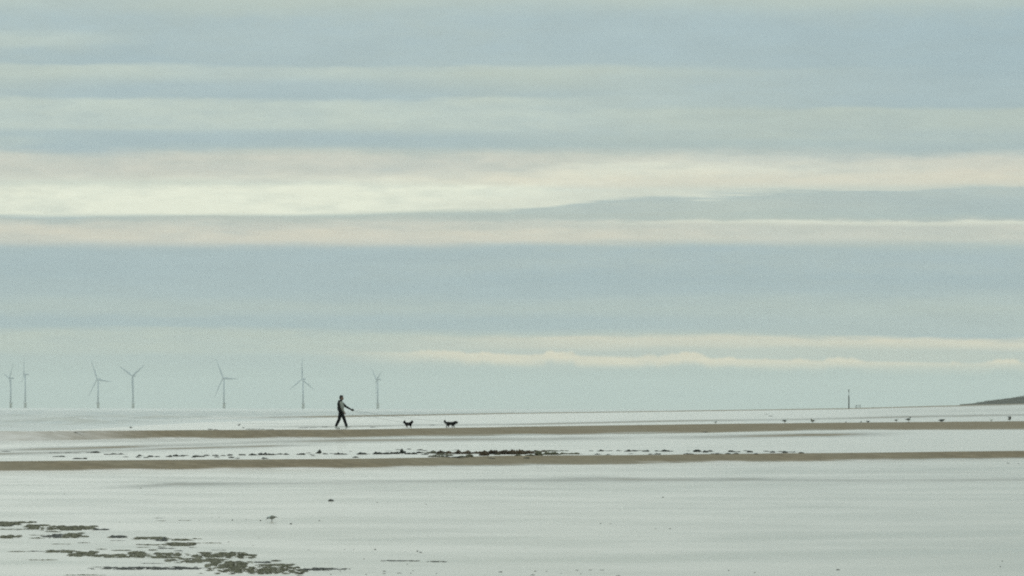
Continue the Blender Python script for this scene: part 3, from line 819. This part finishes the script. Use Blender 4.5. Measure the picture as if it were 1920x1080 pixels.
def build_dogs():
    # small dog with its head up and pale legs
    p, d = at(767, 801.8)
    a = empty('dog', p)
    tag(a, 'small black dog with pale legs and bushy raised tail, nearer the man', 'dog', 'dogs on leads')
    legs = [((.10, -.055), .02), ((.12, .055), .05), ((-.13, -.06), -.03), ((-.11, .06), .02)]
    sh = [('b', (.0, 0, .215), (.155, .078, .078)), ('b', (.09, 0, .215), (.085, .085, .095)), ('b', (-.12, 0, .215), (.085, .085, .085)),
          ('c', (.11, 0, .24), (.175, 0, .325), .078, .058), ('b', (.195, 0, .345), (.058, .052, .050)), ('c', (.230, 0, .335), (.268, 0, .322), .028, .018),
          ('c', (-.17, 0, .24), (-.245, 0, .30), .034, .055), ('c', (-.245, 0, .30), (-.235, 0, .375), .058, .040)]
    for y in (-.03, .03): sh.append(('c', (.192, y, .375), (.185, y * 1.15, .425), .022, .008, 8))
    for (x, y), sw in legs:
        sh += [('c', (x, y, .19), (x + (.02 if x < 0 else -.01), y, .10), .042, .026)]
    b = blend('body', sh, .008, M['black_fur'], a, 2)
    bm_obj('fur', lambda bm: tufts(bm, b, 1500, .034, 2, .5), M['black_fur'], a, False)
    for (x, y), sw in legs:
        def lg(bm, x=x, y=y, sw=sw):
            x0 = x + (.02 if x < 0 else -.01)
            capsule(bm, (x0, y, .115), (x0 + sw * .5 - (.018 if x < 0 else 0), y, .06), .022, .015, 10)
            capsule(bm, (x0 + sw * .5 - (.018 if x < 0 else 0), y, .06), (x0 + sw, y, .012), .015, .013, 10)
            capsule(bm, (x0 + sw, y, .011), (x0 + sw + .025, y, .010), .013, .011, 10)
        bm_obj('leg', lg, M['pale_fur'], a)
    # longer shaggy dog ahead
    p2, d2 = at(846, 801.2)
    c = empty('dog', p2)
    tag(c, 'longer shaggy grey black dog trotting ahead with level back and tail up', 'dog', 'dogs on leads')
    sh = [('b', (.0, 0, .235), (.26, .085, .075)), ('b', (.14, 0, .225), (.11, .095, .10)), ('b', (-.17, 0, .235), (.11, .088, .085)),
          ('c', (.20, 0, .26), (.28, 0, .305), .080, .070), ('b', (.315, 0, .305), (.070, .058, .058)), ('c', (.355, 0, .29), (.395, 0, .277), .034, .024),
          ('c', (-.25, 0, .27), (-.335, 0, .29), .034, .044), ('c', (-.335, 0, .30), (-.345, 0, .385), .048, .044)]
    for y in (-.06, .06): sh.append(('c', (.30, y * .8, .335), (.285, y * 1.1, .275), .026, .016, 8))
    for x, y, sw in ((.13, -.06, .06), (.12, .06, -.06), (-.17, -.06, -.07), (-.16, .06, .05)):
        if x > 0: sh += [('c', (x, y, .20), (x + sw * .4, y, .12), .044, .026), ('c', (x + sw * .4, y, .12), (x + sw, y, .018), .027, .023), ('c', (x + sw, y, .018), (x + sw + .035, y, .016), .020, .018)]
        else: sh += [('c', (x, y, .22), (x + .035 + sw * .3, y, .135), .056, .032), ('c', (x + .035 + sw * .3, y, .135), (x - .03 + sw * .7, y, .085), .030, .024), ('c', (x - .03 + sw * .7, y, .085), (x - .02 + sw, y, .022), .024, .021), ('c', (x - .02 + sw, y, .018), (x + .015 + sw, y, .016), .020, .018)]
    e = blend('body', sh, .008, M['grey_fur'], c, 2)
    bm_obj('fur', lambda bm: tufts(bm, e, 2400, .040, 5, .9, lambda q: q.z > .10), M['grey_fur'], c, False)
    return p + Vector((.14, 0, .285)), p2 + Vector((.22, 0, .31))
neck_a, neck_b = build_dogs()

def lead(path, label, reel):
    root = empty('dog_lead', path[0])
    pts = [Vector(q) - Vector(path[0]) for q in path]
    def tube(bm):
        for q0, q1 in zip(pts, pts[1:]): capsule(bm, q0, q1, .0042, .0042, 6)
    bm_obj('cord', tube, M['lead'], root)
    if reel:
        bm_obj('reel_handle', lambda bm: (box(bm, (.02, -.02, -.01), (.13, .045, .10), .02), capsule(bm, (-.03, -.02, .045), (.05, -.02, .055), .016, .016, 8)), M['lead'], root)
    tag(root, label, 'dog lead', 'leads held by the man')
g = man_p + grip
def sag(a, b, k, n=26):
    return [a.lerp(b, t) - Vector((0, 0, k * 4 * t * (1 - t))) for t in np.linspace(0, 1, n)]
lead(sag(g, neck_b, .10), 'upper long dark lead running from the hand to the shaggy dog ahead', True)
lead(sag(g + Vector((.02, .03, -.03)), neck_a, .12), 'lower lead running from the hand to the small black dog', False)

# ------------------------------------------------------------------ birds
def bird(px, row, label, body_m, wing_m, L=.45, face=1, pose='stand', head_m=None, yaw=0.0, cat='gull', group='gulls on the sand bank', beak_m='beak', legs=True):
    """L = length bill to tail; face = +1 looks right; pose stand / low / preen / wings / feed"""
    if cat == 'gull': L *= 1.22
    p, d = at(px, row)
    root = empty('gull' if cat == 'gull' else 'wading_bird', p, yaw + (0 if face > 0 else math.pi))
    tag(root, label, cat, group)
    k = L; leg = {'low': .0, 'preen': .16, 'feed': .15}.get(pose, .20) * k
    z = leg + .17 * k
    tilt = {'stand': .10, 'low': .02, 'preen': -.06, 'wings': .10, 'feed': -.05}[pose] * k
    sh = [('b', (0, 0, z), (.27 * k, .135 * k, .145 * k)), ('b', (.13 * k, 0, z + .03 * k + tilt * .2), (.17 * k, .12 * k, .14 * k)), ('c', (-.18 * k, 0, z + .01 * k), (-.36 * k, 0, z + .02 * k - tilt * .4), .075 * k, .035 * k, 10, (1, 1.2, .6))]
    if pose == 'preen': hd = Vector((.20 * k, 0, z + .30 * k)); nb = Vector((.15 * k, 0, z + .08 * k)); bk = Vector((-.6, .5, -.35))
    elif pose == 'feed': hd = Vector((.33 * k, 0, z - .04 * k)); nb = Vector((.18 * k, 0, z + .03 * k)); bk = Vector((.75, 0, -.66))
    elif pose == 'low': hd = Vector((.26 * k, 0, z + .10 * k)); nb = Vector((.18 * k, 0, z + .04 * k)); bk = Vector((1, 0, -.15))
    else: hd = Vector((.24 * k, 0, z + .29 * k)); nb = Vector((.17 * k, 0, z + .09 * k)); bk = Vector((1, 0, -.12))
    sh += [('c', nb, hd, .085 * k, .068 * k)]
    blend('body', sh, .022 * k, M[body_m], root, 2)
    blend('head', [('b', hd + Vector((.01 * k, 0, .005 * k)), (.095 * k, .078 * k, .08 * k)), ('c', nb.lerp(hd, .6), hd, .082 * k, .07 * k)], .018 * k, M[head_m or body_m], root, 2)
    bk.normalize(); b0 = hd + bk * .07 * k
    bl = (.13 if cat == 'gull' else .17) * k
    bm_obj('beak', lambda bm: capsule(bm, b0, b0 + bk * bl, .022 * k, .008 * k, 8), M[beak_m], root)
    for s in (-1, 1):
        def wing(bm, s=s):
            if pose == 'wings':
                rings = [((.10, .10, .10), .15, .03), ((.03, .22, .30), .14, .022), ((-.06, .34, .44), .10, .016), ((-.16, .44, .50), .03, .01)]
            else:
                rings = [((.15, .115, .02), .06, .02), ((.05, .135, .05), .125, .03), ((-.12, .12, .055), .105, .028), ((-.30, .07, .035), .05, .016), ((-.46, .025, .02), .012, .008)]
            rr = []
            for (x, y, zz), hgt, thk in rings:
                if pose == 'wings': ring = [bm.verts.new((k * (x + hgt * math.cos(a)), s * k * y + s * thk * k * math.sin(a), z + k * zz)) for a in np.linspace(0, 2 * math.pi, 9)[:-1]]
                else: ring = [bm.verts.new((k * x, s * k * (y + thk * math.sin(a)), z + k * (zz + hgt * math.cos(a)))) for a in np.linspace(0, 2 * math.pi, 9)[:-1]]
                rr.append(ring)
            for a, b in zip(rr, rr[1:]):
                for j in range(8): bm.faces.new((a[j], a[(j + 1) % 8], b[(j + 1) % 8], b[j]))
            bm.faces.new(rr[0][::-1]); bm.faces.new(rr[-1])
        bm_obj('wing', wing, M[wing_m], root)
        if legs and leg > 0:
            def lg(bm, s=s):
                o = s * .03 * k
                capsule(bm, (o, s * .05 * k, z - .11 * k), (-.02 * k + o, s * .05 * k, leg * .5), .020 * k, .012 * k, 8)
                capsule(bm, (-.02 * k + o, s * .05 * k, leg * .5), (o, s * .05 * k, .006), .012 * k, .012 * k, 8)
                for t in (-.4, 0, .4): capsule(bm, (o, s * .05 * k, .006), (o + .07 * k * math.cos(t), s * .05 * k + .07 * k * math.sin(t), .004), .010 * k, .006 * k, 6)
            bm_obj('leg', lg, M['bird_leg'], root)

bird(1342, 795.3, 'white gull standing alone at the left end of the bird line', 'white_feather', 'grey_feather', .34, -1, 'stand', yaw=.9)
bird(1472, 794.0, 'dark backed gull with white head facing right, second from left', 'white_feather', 'dark_feather', .46, 1, 'stand')
bird(1524, 793.2, 'brown mottled gull standing with its head up at the left', 'brown_feather', 'brown_feather', .44, -1, 'preen')
bird(1586, 792.4, 'small pale gull resting right of the brown mottled gull', 'white_feather', 'grey_feather', .27, 1, 'low', yaw=1.2)
bird(1615, 792.0, 'tiny grey gull crouched under the dark marker post', 'grey_feather', 'grey_feather', .24, 1, 'low', yaw=-.9)
bird(1628, 792.2, 'low grey gull lying flat just right of the tiny crouched one', 'grey_feather', 'grey_feather', .38, -1, 'low')
bird(1681, 791.8, 'dark backed gull with white head leaning left of the round dark gull', 'white_feather', 'dark_feather', .38, 1, 'stand')
bird(1704, 791.4, 'largest round dark gull with its tail stretched low to the left', 'white_feather', 'dark_feather', .56, 1, 'preen', head_m='dark_feather')
bird(1766, 791.0, 'long dark gull lying flat on the bank between the round gull and pale gull', 'brown_feather', 'dark_feather', .62, 1, 'low', head_m='dark_feather')
bird(1859, 790.6, 'pale white gull left of the gull with raised wings', 'white_feather', 'white_feather', .36, -1, 'stand')
bird(1893, 790.4, 'dark gull with raised wings at the right end of the bird line', 'brown_feather', 'dark_feather', .50, 1, 'wings', yaw=.4)
bird(449, 799.5, 'small dark wader standing on wet sand left of the man', 'brown_feather', 'dark_feather', .24, 1, 'stand', cat='wader', group='small waders on the wet flat', beak_m='dark_beak')
bird(457, 803.3, 'tiny dark wader crouched at the edge of the tan bank left of the man', 'brown_feather', 'dark_feather', .17, -1, 'low', cat='wader', group='small waders on the wet flat', beak_m='dark_beak')
bird(246, 803.6, 'lone dark wader at the edge of the surf on the left', 'brown_feather', 'dark_feather', .22, 1, 'feed', cat='wader', group='small waders on the wet flat', beak_m='dark_beak')
bird(511, 977.5, 'grey backed white bellied wader feeding in the foreground water with its reflection', 'pale_belly', 'wader_back', .19, -1, 'feed', cat='wader', group='small waders on the wet flat', head_m='grey_feather', beak_m='dark_beak')

# ------------------------------------------------------------------ seaweed and scraps
ICO_V, ICO_F = [], []
def _ico():
    bm = bmesh.new(); bmesh.ops.create_icosphere(bm, subdivisions=1, radius=1.0)
    bm.verts.ensure_lookup_table()
    v = np.array([x.co[:] for x in bm.verts]); f = np.array([[y.index for y in x.verts] for x in bm.faces]); bm.free()
    return v, f
ICO_V, ICO_F = _ico()

def weed_mesh(name, w, dep, hgt, lump, n, seed, holes=0.0, taper=True):
    """a low mat of fronds: w wide, dep deep, hgt high; lump = size of one frond"""
    rs = np.random.RandomState(seed)
    V, Fc = [], []
    k = 0; tries = 0
    while k < n and tries < n * 14:
        tries += 1
        x = rs.uniform(-1, 1); y = rs.uniform(-1, 1)
        nz = fbm(np.array(x * w / (lump * 8) + seed), np.array(y * 2.0 + seed * 2.3), 4)
        env = 1 - abs(x) ** 3
        edge = 0.36 * env + 1.7 * nz - abs(y) * 0.30
        fleck = edge < holes
        if fleck and rs.rand() > .022 + .05 * max(0, edge - holes + .25): continue
        pk = 1.6 * fbm(np.array(x * w / (lump * 3.5) + seed * 3.1), np.array(0.7), 2) + .55
        hh = hgt * min(1.15, max(.12, pk)) * min(1, .4 + env) * rs.uniform(.45, 1.0)
        s = lump * rs.uniform(.45, 1.15)
        if fleck: s *= .55; hh *= .45
        v = ICO_V * (1 + 0.35 * rs.uniform(-1, 1, (len(ICO_V), 1)))
        v = v * np.array([s * rs.uniform(1.0, 3.6), s * rs.uniform(.8, 1.6), max(.004, hh * .5)])
        a = rs.uniform(-.5, .5)
        v = np.stack([v[:, 0] * math.cos(a) - v[:, 1] * math.sin(a), v[:, 0] * math.sin(a) + v[:, 1] * math.cos(a), v[:, 2]], 1)
        v = v + np.array([x * w / 2, y * dep / 2, hh * .42])
        Fc.append(ICO_F + len(ICO_V) * len(V)); V.append(v); k += 1
    if not V: V = [ICO_V * lump * .5]; Fc = [ICO_F]
    me = from_np(name, np.concatenate(V), np.concatenate(Fc))
    return me

seed_n = [100]
def mat_at(x0, x1, r0, r1, label, group=None, mat='weed', name='seaweed_mat', lump_px=2.0, dens=1.1, holes=0.12, rise=2.4, cat='seaweed'):
    """mat seen between bearings x0..x1 and rows r0 (far top) .. r1 (near edge)"""
    xc = (x0 + x1) / 2; p, d = at(xc, r1 - 0.4); s = d / F
    q, d2 = at(xc, min(r0 + rise, r1 - 0.5))
    dep = max(0.12, min(d2 - d, 9.0)); w = (x1 - x0) * s
    lump = lump_px * s
    n = int(max(5, dens * 1.5 * w * max(dep * .10, lump * 2.2) / (lump * lump)))
    n = min(n, 1500)
    seed_n[0] += 1
    mid = Vector((p.x * (1 + dep / 2 / d), d + dep / 2, 0)); mid.z = ground(xc, d + dep / 2) - 0.003
    o = mesh_obj(name, weed_mesh(name, w, dep, rise * s * 1.15, lump, n, seed_n[0], holes), M[mat], None, False)
    o.location = mid; o.rotation_euler.z = -math.atan2(mid.x, mid.y)
    tag(o, label, cat, group)
    return o

FG = 'seaweed mats on the wet sand in the foreground'
big = [
 (-14, 40, 976, 987.5, 'dark seaweed mat cut by the left edge of the picture, topmost row'),
 (78, 190, 983.5, 995, 'longest mat of the top row, olive seaweed tapering to a point on the right'),
 (118, 168, 997, 1009, 'thick olive mat under the pointed end of the long top row mat'),
 (2, 44, 1001, 1009.5, 'short olive mat near the left edge, second row of the weed bed'),
 (246, 318, 1004.5, 1012, 'flat topped olive mat right of the gap in the second row'),
 (312, 371, 1014.5, 1024, 'ragged olive mat at the right end of the second row'),
 (130, 186, 1031, 1044, 'dark mat at the left end of the third row of the weed bed'),
 (244, 274, 1029, 1046, 'tall rounded clump in the middle of the third row'),
 (279, 357, 1034, 1047, 'broken dark mat between the tall clump and the large third row mat'),
 (362, 483, 1033, 1047, 'large thick mat at the right end of the third row'),
 (386, 476, 1050, 1066, 'thick heap of weed in the bottom row below the large third row mat'),
 (376, 585, 1060, 1077, 'widest weed mat along the bottom row of the bed'),
]
for x0, x1, r0, r1, lab in big: mat_at(x0, x1, r0, r1, lab, FG)
thin = [
 (165, 400, 1061, 1068.5, 'long thin dark strip of weed leading left from the widest bottom mat', 'weed_dark'),
 (560, 650, 1063, 1070, 'thin bluish dark tongue of weed pointing right from the bottom mat', 'weed_dark'),
 (308, 428, 1045, 1056, 'narrow mat lying between the third row and the bottom heap', 'weed'),
 (176, 248, 1037, 1046, 'low strip joining the left third row mat to the tall clump', 'weed'),
 (716, 788, 1049.5, 1052.5, 'thin dark strand of weed lying alone right of the weed bed', 'weed_dark'),
 (802, 838, 1051, 1054, 'short dark strand of weed right of the longer lone strand', 'weed_dark'),
]
for x0, x1, r0, r1, lab, mm in thin: mat_at(x0, x1, r0, r1, lab, FG, mm, rise=1.8 if x1 < 700 else 1.0, lump_px=2.2 if x1 < 700 else 1.4)
scraps = [(36, 68, 976, 981.5), (46, 74, 982, 993), (72, 95, 981.5, 987), (172, 205, 989.5, 994.5), (0, 52, 990, 993.5), (86, 116, 994, 998), (78, 122, 999, 1009),
 (52, 84, 1001.5, 1004), (60, 84, 1006, 1010), (206, 239, 1001.5, 1009), (205, 214, 1005, 1009), (294, 316, 1004.5, 1015), (319, 361, 1008.5, 1014), (361, 381, 1007.5, 1011),
 (369, 417, 1015.5, 1019), (256, 316, 1018.5, 1022.5), (254, 278, 1024, 1027), (182, 201, 1027.5, 1030.5), (210, 248, 1029, 1033), (9, 55, 1031.5, 1035), (56, 83, 1031.5, 1034.5),
 (88, 141, 1029.5, 1036.5), (283, 293, 1028, 1033), (330, 342, 1030.5, 1033.5), (298, 312, 1023, 1026), (358, 370, 1024.5, 1027), (400, 412, 1030, 1032), (418, 426, 1030, 1032),
 (480, 508, 1050.5, 1056), (511, 526, 1049, 1053), (296, 330, 1026, 1029), (270, 310, 1054.5, 1057), (480, 560, 1055, 1062), (52, 110, 1047.5, 1050.5), (120, 200, 1076, 1079), (560, 566, 1077, 1080),
 (291, 311, 970, 972), (293, 312, 975, 977), (330, 358, 974.5, 976.5), (148, 170, 1016, 1018), (100, 132, 1018.5, 1020.5), (205, 236, 1012, 1014)]
for x0, x1, r0, r1 in scraps:
    zone = ('beyond the weed bed near the feeding wader' if r1 < 978 else 'in the top row of the foreground weed bed' if r1 < 996 else 'in the second row of the foreground weed bed' if r1 < 1013 else
            'in the gap under the second row of the weed bed' if r1 < 1028 else 'in the third row of the foreground weed bed' if r1 < 1047 else 'in the bottom row of the foreground weed bed')
    size = 'thin wide' if x1 - x0 > 36 else 'small flat'
    mat_at(x0, x1, r0, r1, size + ' scrap of seaweed ' + zone, size + ' scraps ' + zone, random.choice(['weed', 'weed', 'weed_dark']), 'seaweed_scrap', rise=min(2.0, (r1 - r0) * .6), lump_px=2.0)

# the drift line in the tidal pool behind the near bank
drift = [(205, 853, 12, 2), (214, 852.5, 8, 2), (229, 852.5, 12, 2.5), (236, 857.5, 6, 2), (260, 858, 5, 3), (264, 855.5, 6, 2.5), (276, 859, 5, 1.8), (284, 857, 7, 3.4), (297, 857, 6, 2.6),
 (318, 857, 8, 3), (331, 856, 9, 2.8), (341, 856, 8, 2.8), (351, 855, 6, 1.6), (364, 858, 5, 3), (370, 857, 8, 5), (379, 857, 7, 2.6), (388, 855, 6, 2.5), (405, 855, 9, 3), (407, 858, 5, 2),
 (419, 855, 6, 2), (433, 854.5, 8, 3), (435, 859, 6, 2.4), (446, 860.5, 4, 1.6), (455, 854, 9, 2.5), (475, 854, 11, 3.4), (493, 853.5, 14, 4.6), (497, 860.5, 8, 3), (509, 853.5, 13, 3.4),
 (525, 852.5, 8, 2.8), (538, 853, 8, 2.8), (566, 853, 14, 3.6), (579, 850, 4, 1.6), (585, 853, 5, 2), (598, 850.5, 7, 5), (591, 855.5, 9, 2.2), (612, 852, 6, 2), (622, 851, 4, 2),
 (640, 852.5, 24, 3.2), (658, 847, 4, 1.8), (668, 858.5, 6, 2.4), (680, 852.5, 17, 3.4), (690, 852, 6, 2), (709, 852, 18, 3.6), (726, 852, 12, 3.6), (741, 851.5, 14, 6), (756, 850.5, 8, 8),
 (766, 852, 10, 2.4), (727, 846.5, 6, 1.6), (749, 844, 6, 1.6), (768, 843, 6, 1.4), (788, 844.5, 7, 1.8), (778, 852, 8, 3), (797, 846, 6, 1.8), (812, 847, 7, 2.2), (790, 850, 12, 2.8), (796, 853, 10, 2.4),
 (855, 844, 5, 1.6), (1109, 846, 4, 1.6), (1127, 846.5, 7, 3), (1137, 846, 8, 2), (1144, 846, 5, 1.6), (1161, 846, 6, 1.8), (1177, 847, 8, 3.4), (1190, 846.5, 9, 2.4), (1199, 845.5, 5, 1.4), (1211, 847, 8, 3.8),
 (1235, 846.5, 10, 2.6), (1247, 847, 7, 3.6), (1257, 847, 11, 2.6), (1291, 846, 5, 1.6), (1307, 847.5, 10, 3.4), (1324, 848.5, 7, 4), (1332, 847, 9, 2.2), (1371, 847.5, 6, 3.6), (1380, 848, 14, 1.4),
 (1407, 848.5, 7, 2.6), (1401, 846, 7, 1.4), (1441, 847, 13, 1.6), (1449, 849, 6, 2.6), (1462, 847.5, 8, 1.6), (1472, 849.5, 6, 3.2), (1481, 848, 3, 1.4), (1488, 848.5, 5, 1.6), (1502, 850, 4, 3),
 (1121, 852.6, 9, 1.6), (1142, 853.3, 8, 1.2), (1183, 851.5, 5, 1.4), (1222, 852.6, 9, 2), (1234, 852.4, 9, 2.4), (1292, 852, 14, 2.2), (1340, 851.6, 10, 1.6), (1348, 851.4, 8, 2.6), (1367, 851.8, 4, 2.2), (1381, 851.4, 8, 1.4), (1417, 851.8, 5, 1.8)]
DL = 'seaweed clumps along the drift line behind the near bank'
special = {370: 'largest dark clump in the left part of the drift line', 598: 'square dark clump standing a little above the drift line left of the man', 640: 'wide flat clump of the drift line straight below the man',
           756: 'tallest narrow clump of the drift line below the small black dog', 1324: 'notched tall clump in the thin right part of the drift line'}
for x, r, w, h in drift:
    zone = ('at the far left end of the drift line' if x < 345 else 'in the left part of the drift line' if x < 470 else 'in the drift line left of below the walking man' if x < 560 else
            'in the drift line straight below the walking man' if x < 705 else 'in the drift line below the small black dog' if x < 900 else
            'in the drift line just right of the dense weed mass' if x < 1225 else 'in the thin right half of the drift line' if x < 1400 else 'at the thin far right end of the drift line')
    size = ('wide' if w >= 12 else 'tiny') if (w >= 12 or w <= 5) else 'small'
    lab = special.get(x, size + ' dark seaweed clump ' + zone)
    mat_at(x - w / 2, x + w / 2, r - h - 1, r, lab, 'drift weed, ' + size + ' clumps ' + zone, 'weed_dark', 'seaweed_clump', lump_px=1.5, dens=2.2, holes=.02, rise=h * 1.25, cat='seaweed')
dense = [(800, 838, 850.6, 3.4, 'weed'), (818, 862, 851, 4, 'weed_red'), (852, 884, 851.5, 5.2, 'weed_red'), (876, 912, 851, 4, 'weed_red'), (903, 916, 854.5, 8, 'weed_red'), (914, 962, 851.8, 6.5, 'weed_red'), (938, 986, 852.2, 7.5, 'weed_red'),
 (976, 1003, 850.8, 5.5, 'weed_red'), (1000, 1022, 847.5, 2.8, 'weed_red'), (1006, 1015, 854.3, 8, 'weed'), (1016, 1048, 846.6, 2, 'weed'), (1020, 1049, 853, 4.4, 'weed'), (1052, 1062, 852, 2.8, 'weed'), (1064, 1088, 852, 2.4, 'weed'), (1052, 1064, 846, 1.4, 'weed'),
 (807, 833, 857, 3.4, 'weed'), (838, 848, 855, 3, 'weed'), (860, 878, 857.3, 2.4, 'weed'), (877, 886, 856.6, 4.4, 'weed'), (930, 936, 853.5, 2, 'weed'), (968, 976, 855, 4, 'weed'), (988, 1001, 855, 2.2, 'weed'), (826, 868, 858.2, 1.6, 'weed_dark'), (915, 926, 860, 1.2, 'weed_dark'), (984, 990, 860, 2, 'weed_dark'), (820, 850, 853.5, 2.4, 'weed')]
for x0, x1, r, h, mm in dense:
    lab = ('red brown' if mm == 'weed_red' else 'olive' if mm == 'weed' else 'blackish') + ' piece of the dense weed mass at the ' + ('left' if x1 < 870 else 'middle' if x0 < 985 else 'right end') + ' of the mass'
    if (x0, x1) == (938, 986): lab = 'thickest red brown heap in the middle of the drift line'
    if (x0, x1) == (903, 916): lab = 'upright red brown clump just left of the thickest heap of drift weed'
    mat_at(x0, x1, r - h - 1, r, lab, lab + ', drift line', mm, 'seaweed_heap', lump_px=1.7, dens=2.4, holes=-.08, rise=h * 1.5)

# surf side dark scraps and specks
far_bits = [(120, 850, 60, 1.2), (178, 849.5, 24, 3), (150, 861, 26, 2.4), (112, 857, 22, 2), (12, 847, 16, 1.2), (700, 802, 6, 1), (570, 803, 14, 1.2), (588, 802.6, 10, 1), (610, 801.4, 8, 1), (508, 806, 10, 1), (480, 805.5, 36, 1), (395, 806, 4, 1.4), (405, 806.4, 6, 1),
 (812, 798, 5, 1.2), (1322, 811, 9, 1.6), (140, 811, 46, .8), (1438, 777.5, 2, 1), (1445, 781, 3, 1)]
for x, r, w, h in far_bits:
    zone = ('on the wet flat right of the two dogs' if x > 900 else 'at the feet of the man and the dogs' if x > 560 and r < 815 else 'on the wet flat left of the man above the bank' if r < 815 else 'at the left end of the pool between the banks')
    mat_at(x - w / 2, x + w / 2, r - h - .8, r, 'thin dark weed scrap ' + zone, 'weed scraps ' + zone, 'weed_dark', 'seaweed_scrap', lump_px=1.3, dens=1.6, holes=.02, rise=h)

# stones and shells on the flat
def stone_at(px, row, w, h, label, group=None, name='beach_stone', seed=0):
    p, d = at(px, row); s = d / F
    rs = np.random.RandomState(seed)
    bm = bmesh.new(); bmesh.ops.create_icosphere(bm, subdivisions=2, radius=1.0)
    for v in bm.verts:
        nn = 1 + .18 * rs.uniform(-1, 1)
        v.co = Vector((v.co.x * w * s / 2 * nn, v.co.y * w * s / 2 * nn * .8, max(-.2, v.co.z) * h * s * nn))
    me = bpy.data.meshes.new(name); bm.to_mesh(me); bm.free()
    o = mesh_obj(name, me, M['stone']); o.location = p; tag(o, label, 'stone', group)
stone_at(622, 939.5, 11, 4, 'dark rounded stone alone on the wet sand beyond the foreground wader', seed=1)
specks = [(1244, 932.5, 4, 1.4), (1127, 981.5, 4, 1), (1146, 982, 5, .8), (1230, 991.5, 6, .6), (1257, 991.5, 5, 1.2), (265, 915.5, 3, 1.2), (122, 926.5, 2, .8), (226, 979, 2, .8), (437, 975.5, 3, 1.8), (490, 976.5, 4, 1.6), (547, 982.5, 5, 2), (600, 976.5, 3, 1.2),
 (705, 1030.5, 4, 1.8), (784, 1034, 4, 2), (790, 1036, 6, 1.6), (708, 942.3, 4, .8), (728, 941.5, 4, .6), (800, 945.5, 4, .8), (940, 1072.5, 8, 1.6), (1005, 1071, 5, 1.2), (1026, 1071, 6, .8), (1083, 1069, 8, .9), (1108, 1069, 8, .9), (1130, 1069, 8, .8), (1160, 1079.5, 9, 1.2),
 (1090, 1076, 3, 1), (1053, 1075, 3, .8), (1000, 1078, 9, 1.4), (1367, 1069.5, 3, 1.4), (1572, 1068.5, 7, 1.6), (1890, 868.6, 6, 1.2), (1880, 1052.5, 2.5, 1.4), (1876, 1062.5, 2.5, 1.4), (1416, 1073.5, 4, .9), (580, 1031, 3, .8), (648, 1030, 4, .8), (665, 1030.5, 3, .8), (684, 1048, 3, 1), (765, 1058, 3, .8),
 (657, 1067, 4, 1), (722, 1071, 6, 1.2), (722, 1075.5, 7, 1), (750, 1074.5, 9, 1), (772, 1075, 3, 1), (820, 1075, 4, 1), (776, 1070, 3, .8), (640, 1071, 3, 1), (622, 1077, 3, 1), (688, 1077, 3, 1), (476, 1023, 3, .8), (430, 1016, 4, .8), (487, 1009, 3, .6), (398, 971, 3, .8), (412, 970.5, 3, .8), (463, 974, 3, .8), (375, 976, 3, .8), (1910, 869.5, 4, .8)]
for i, (x, r, w, h) in enumerate(specks):
    zone = ('on the wet sand right of the bottom centre of the picture' if x > 1300 else 'on the bare wet sand far beyond the bottom edge near mid picture' if r < 1000 and x > 640 else
            'in the thin scatter at the bottom centre of the picture' if x > 860 else 'right of the tip of the foreground weed bed' if r > 1000 else 'near the feeding wader and above the weed bed')
    stone_at(x, r, w, h, 'tiny dark pebble ' + zone, 'pebbles ' + zone, 'pebble', 10 + i)
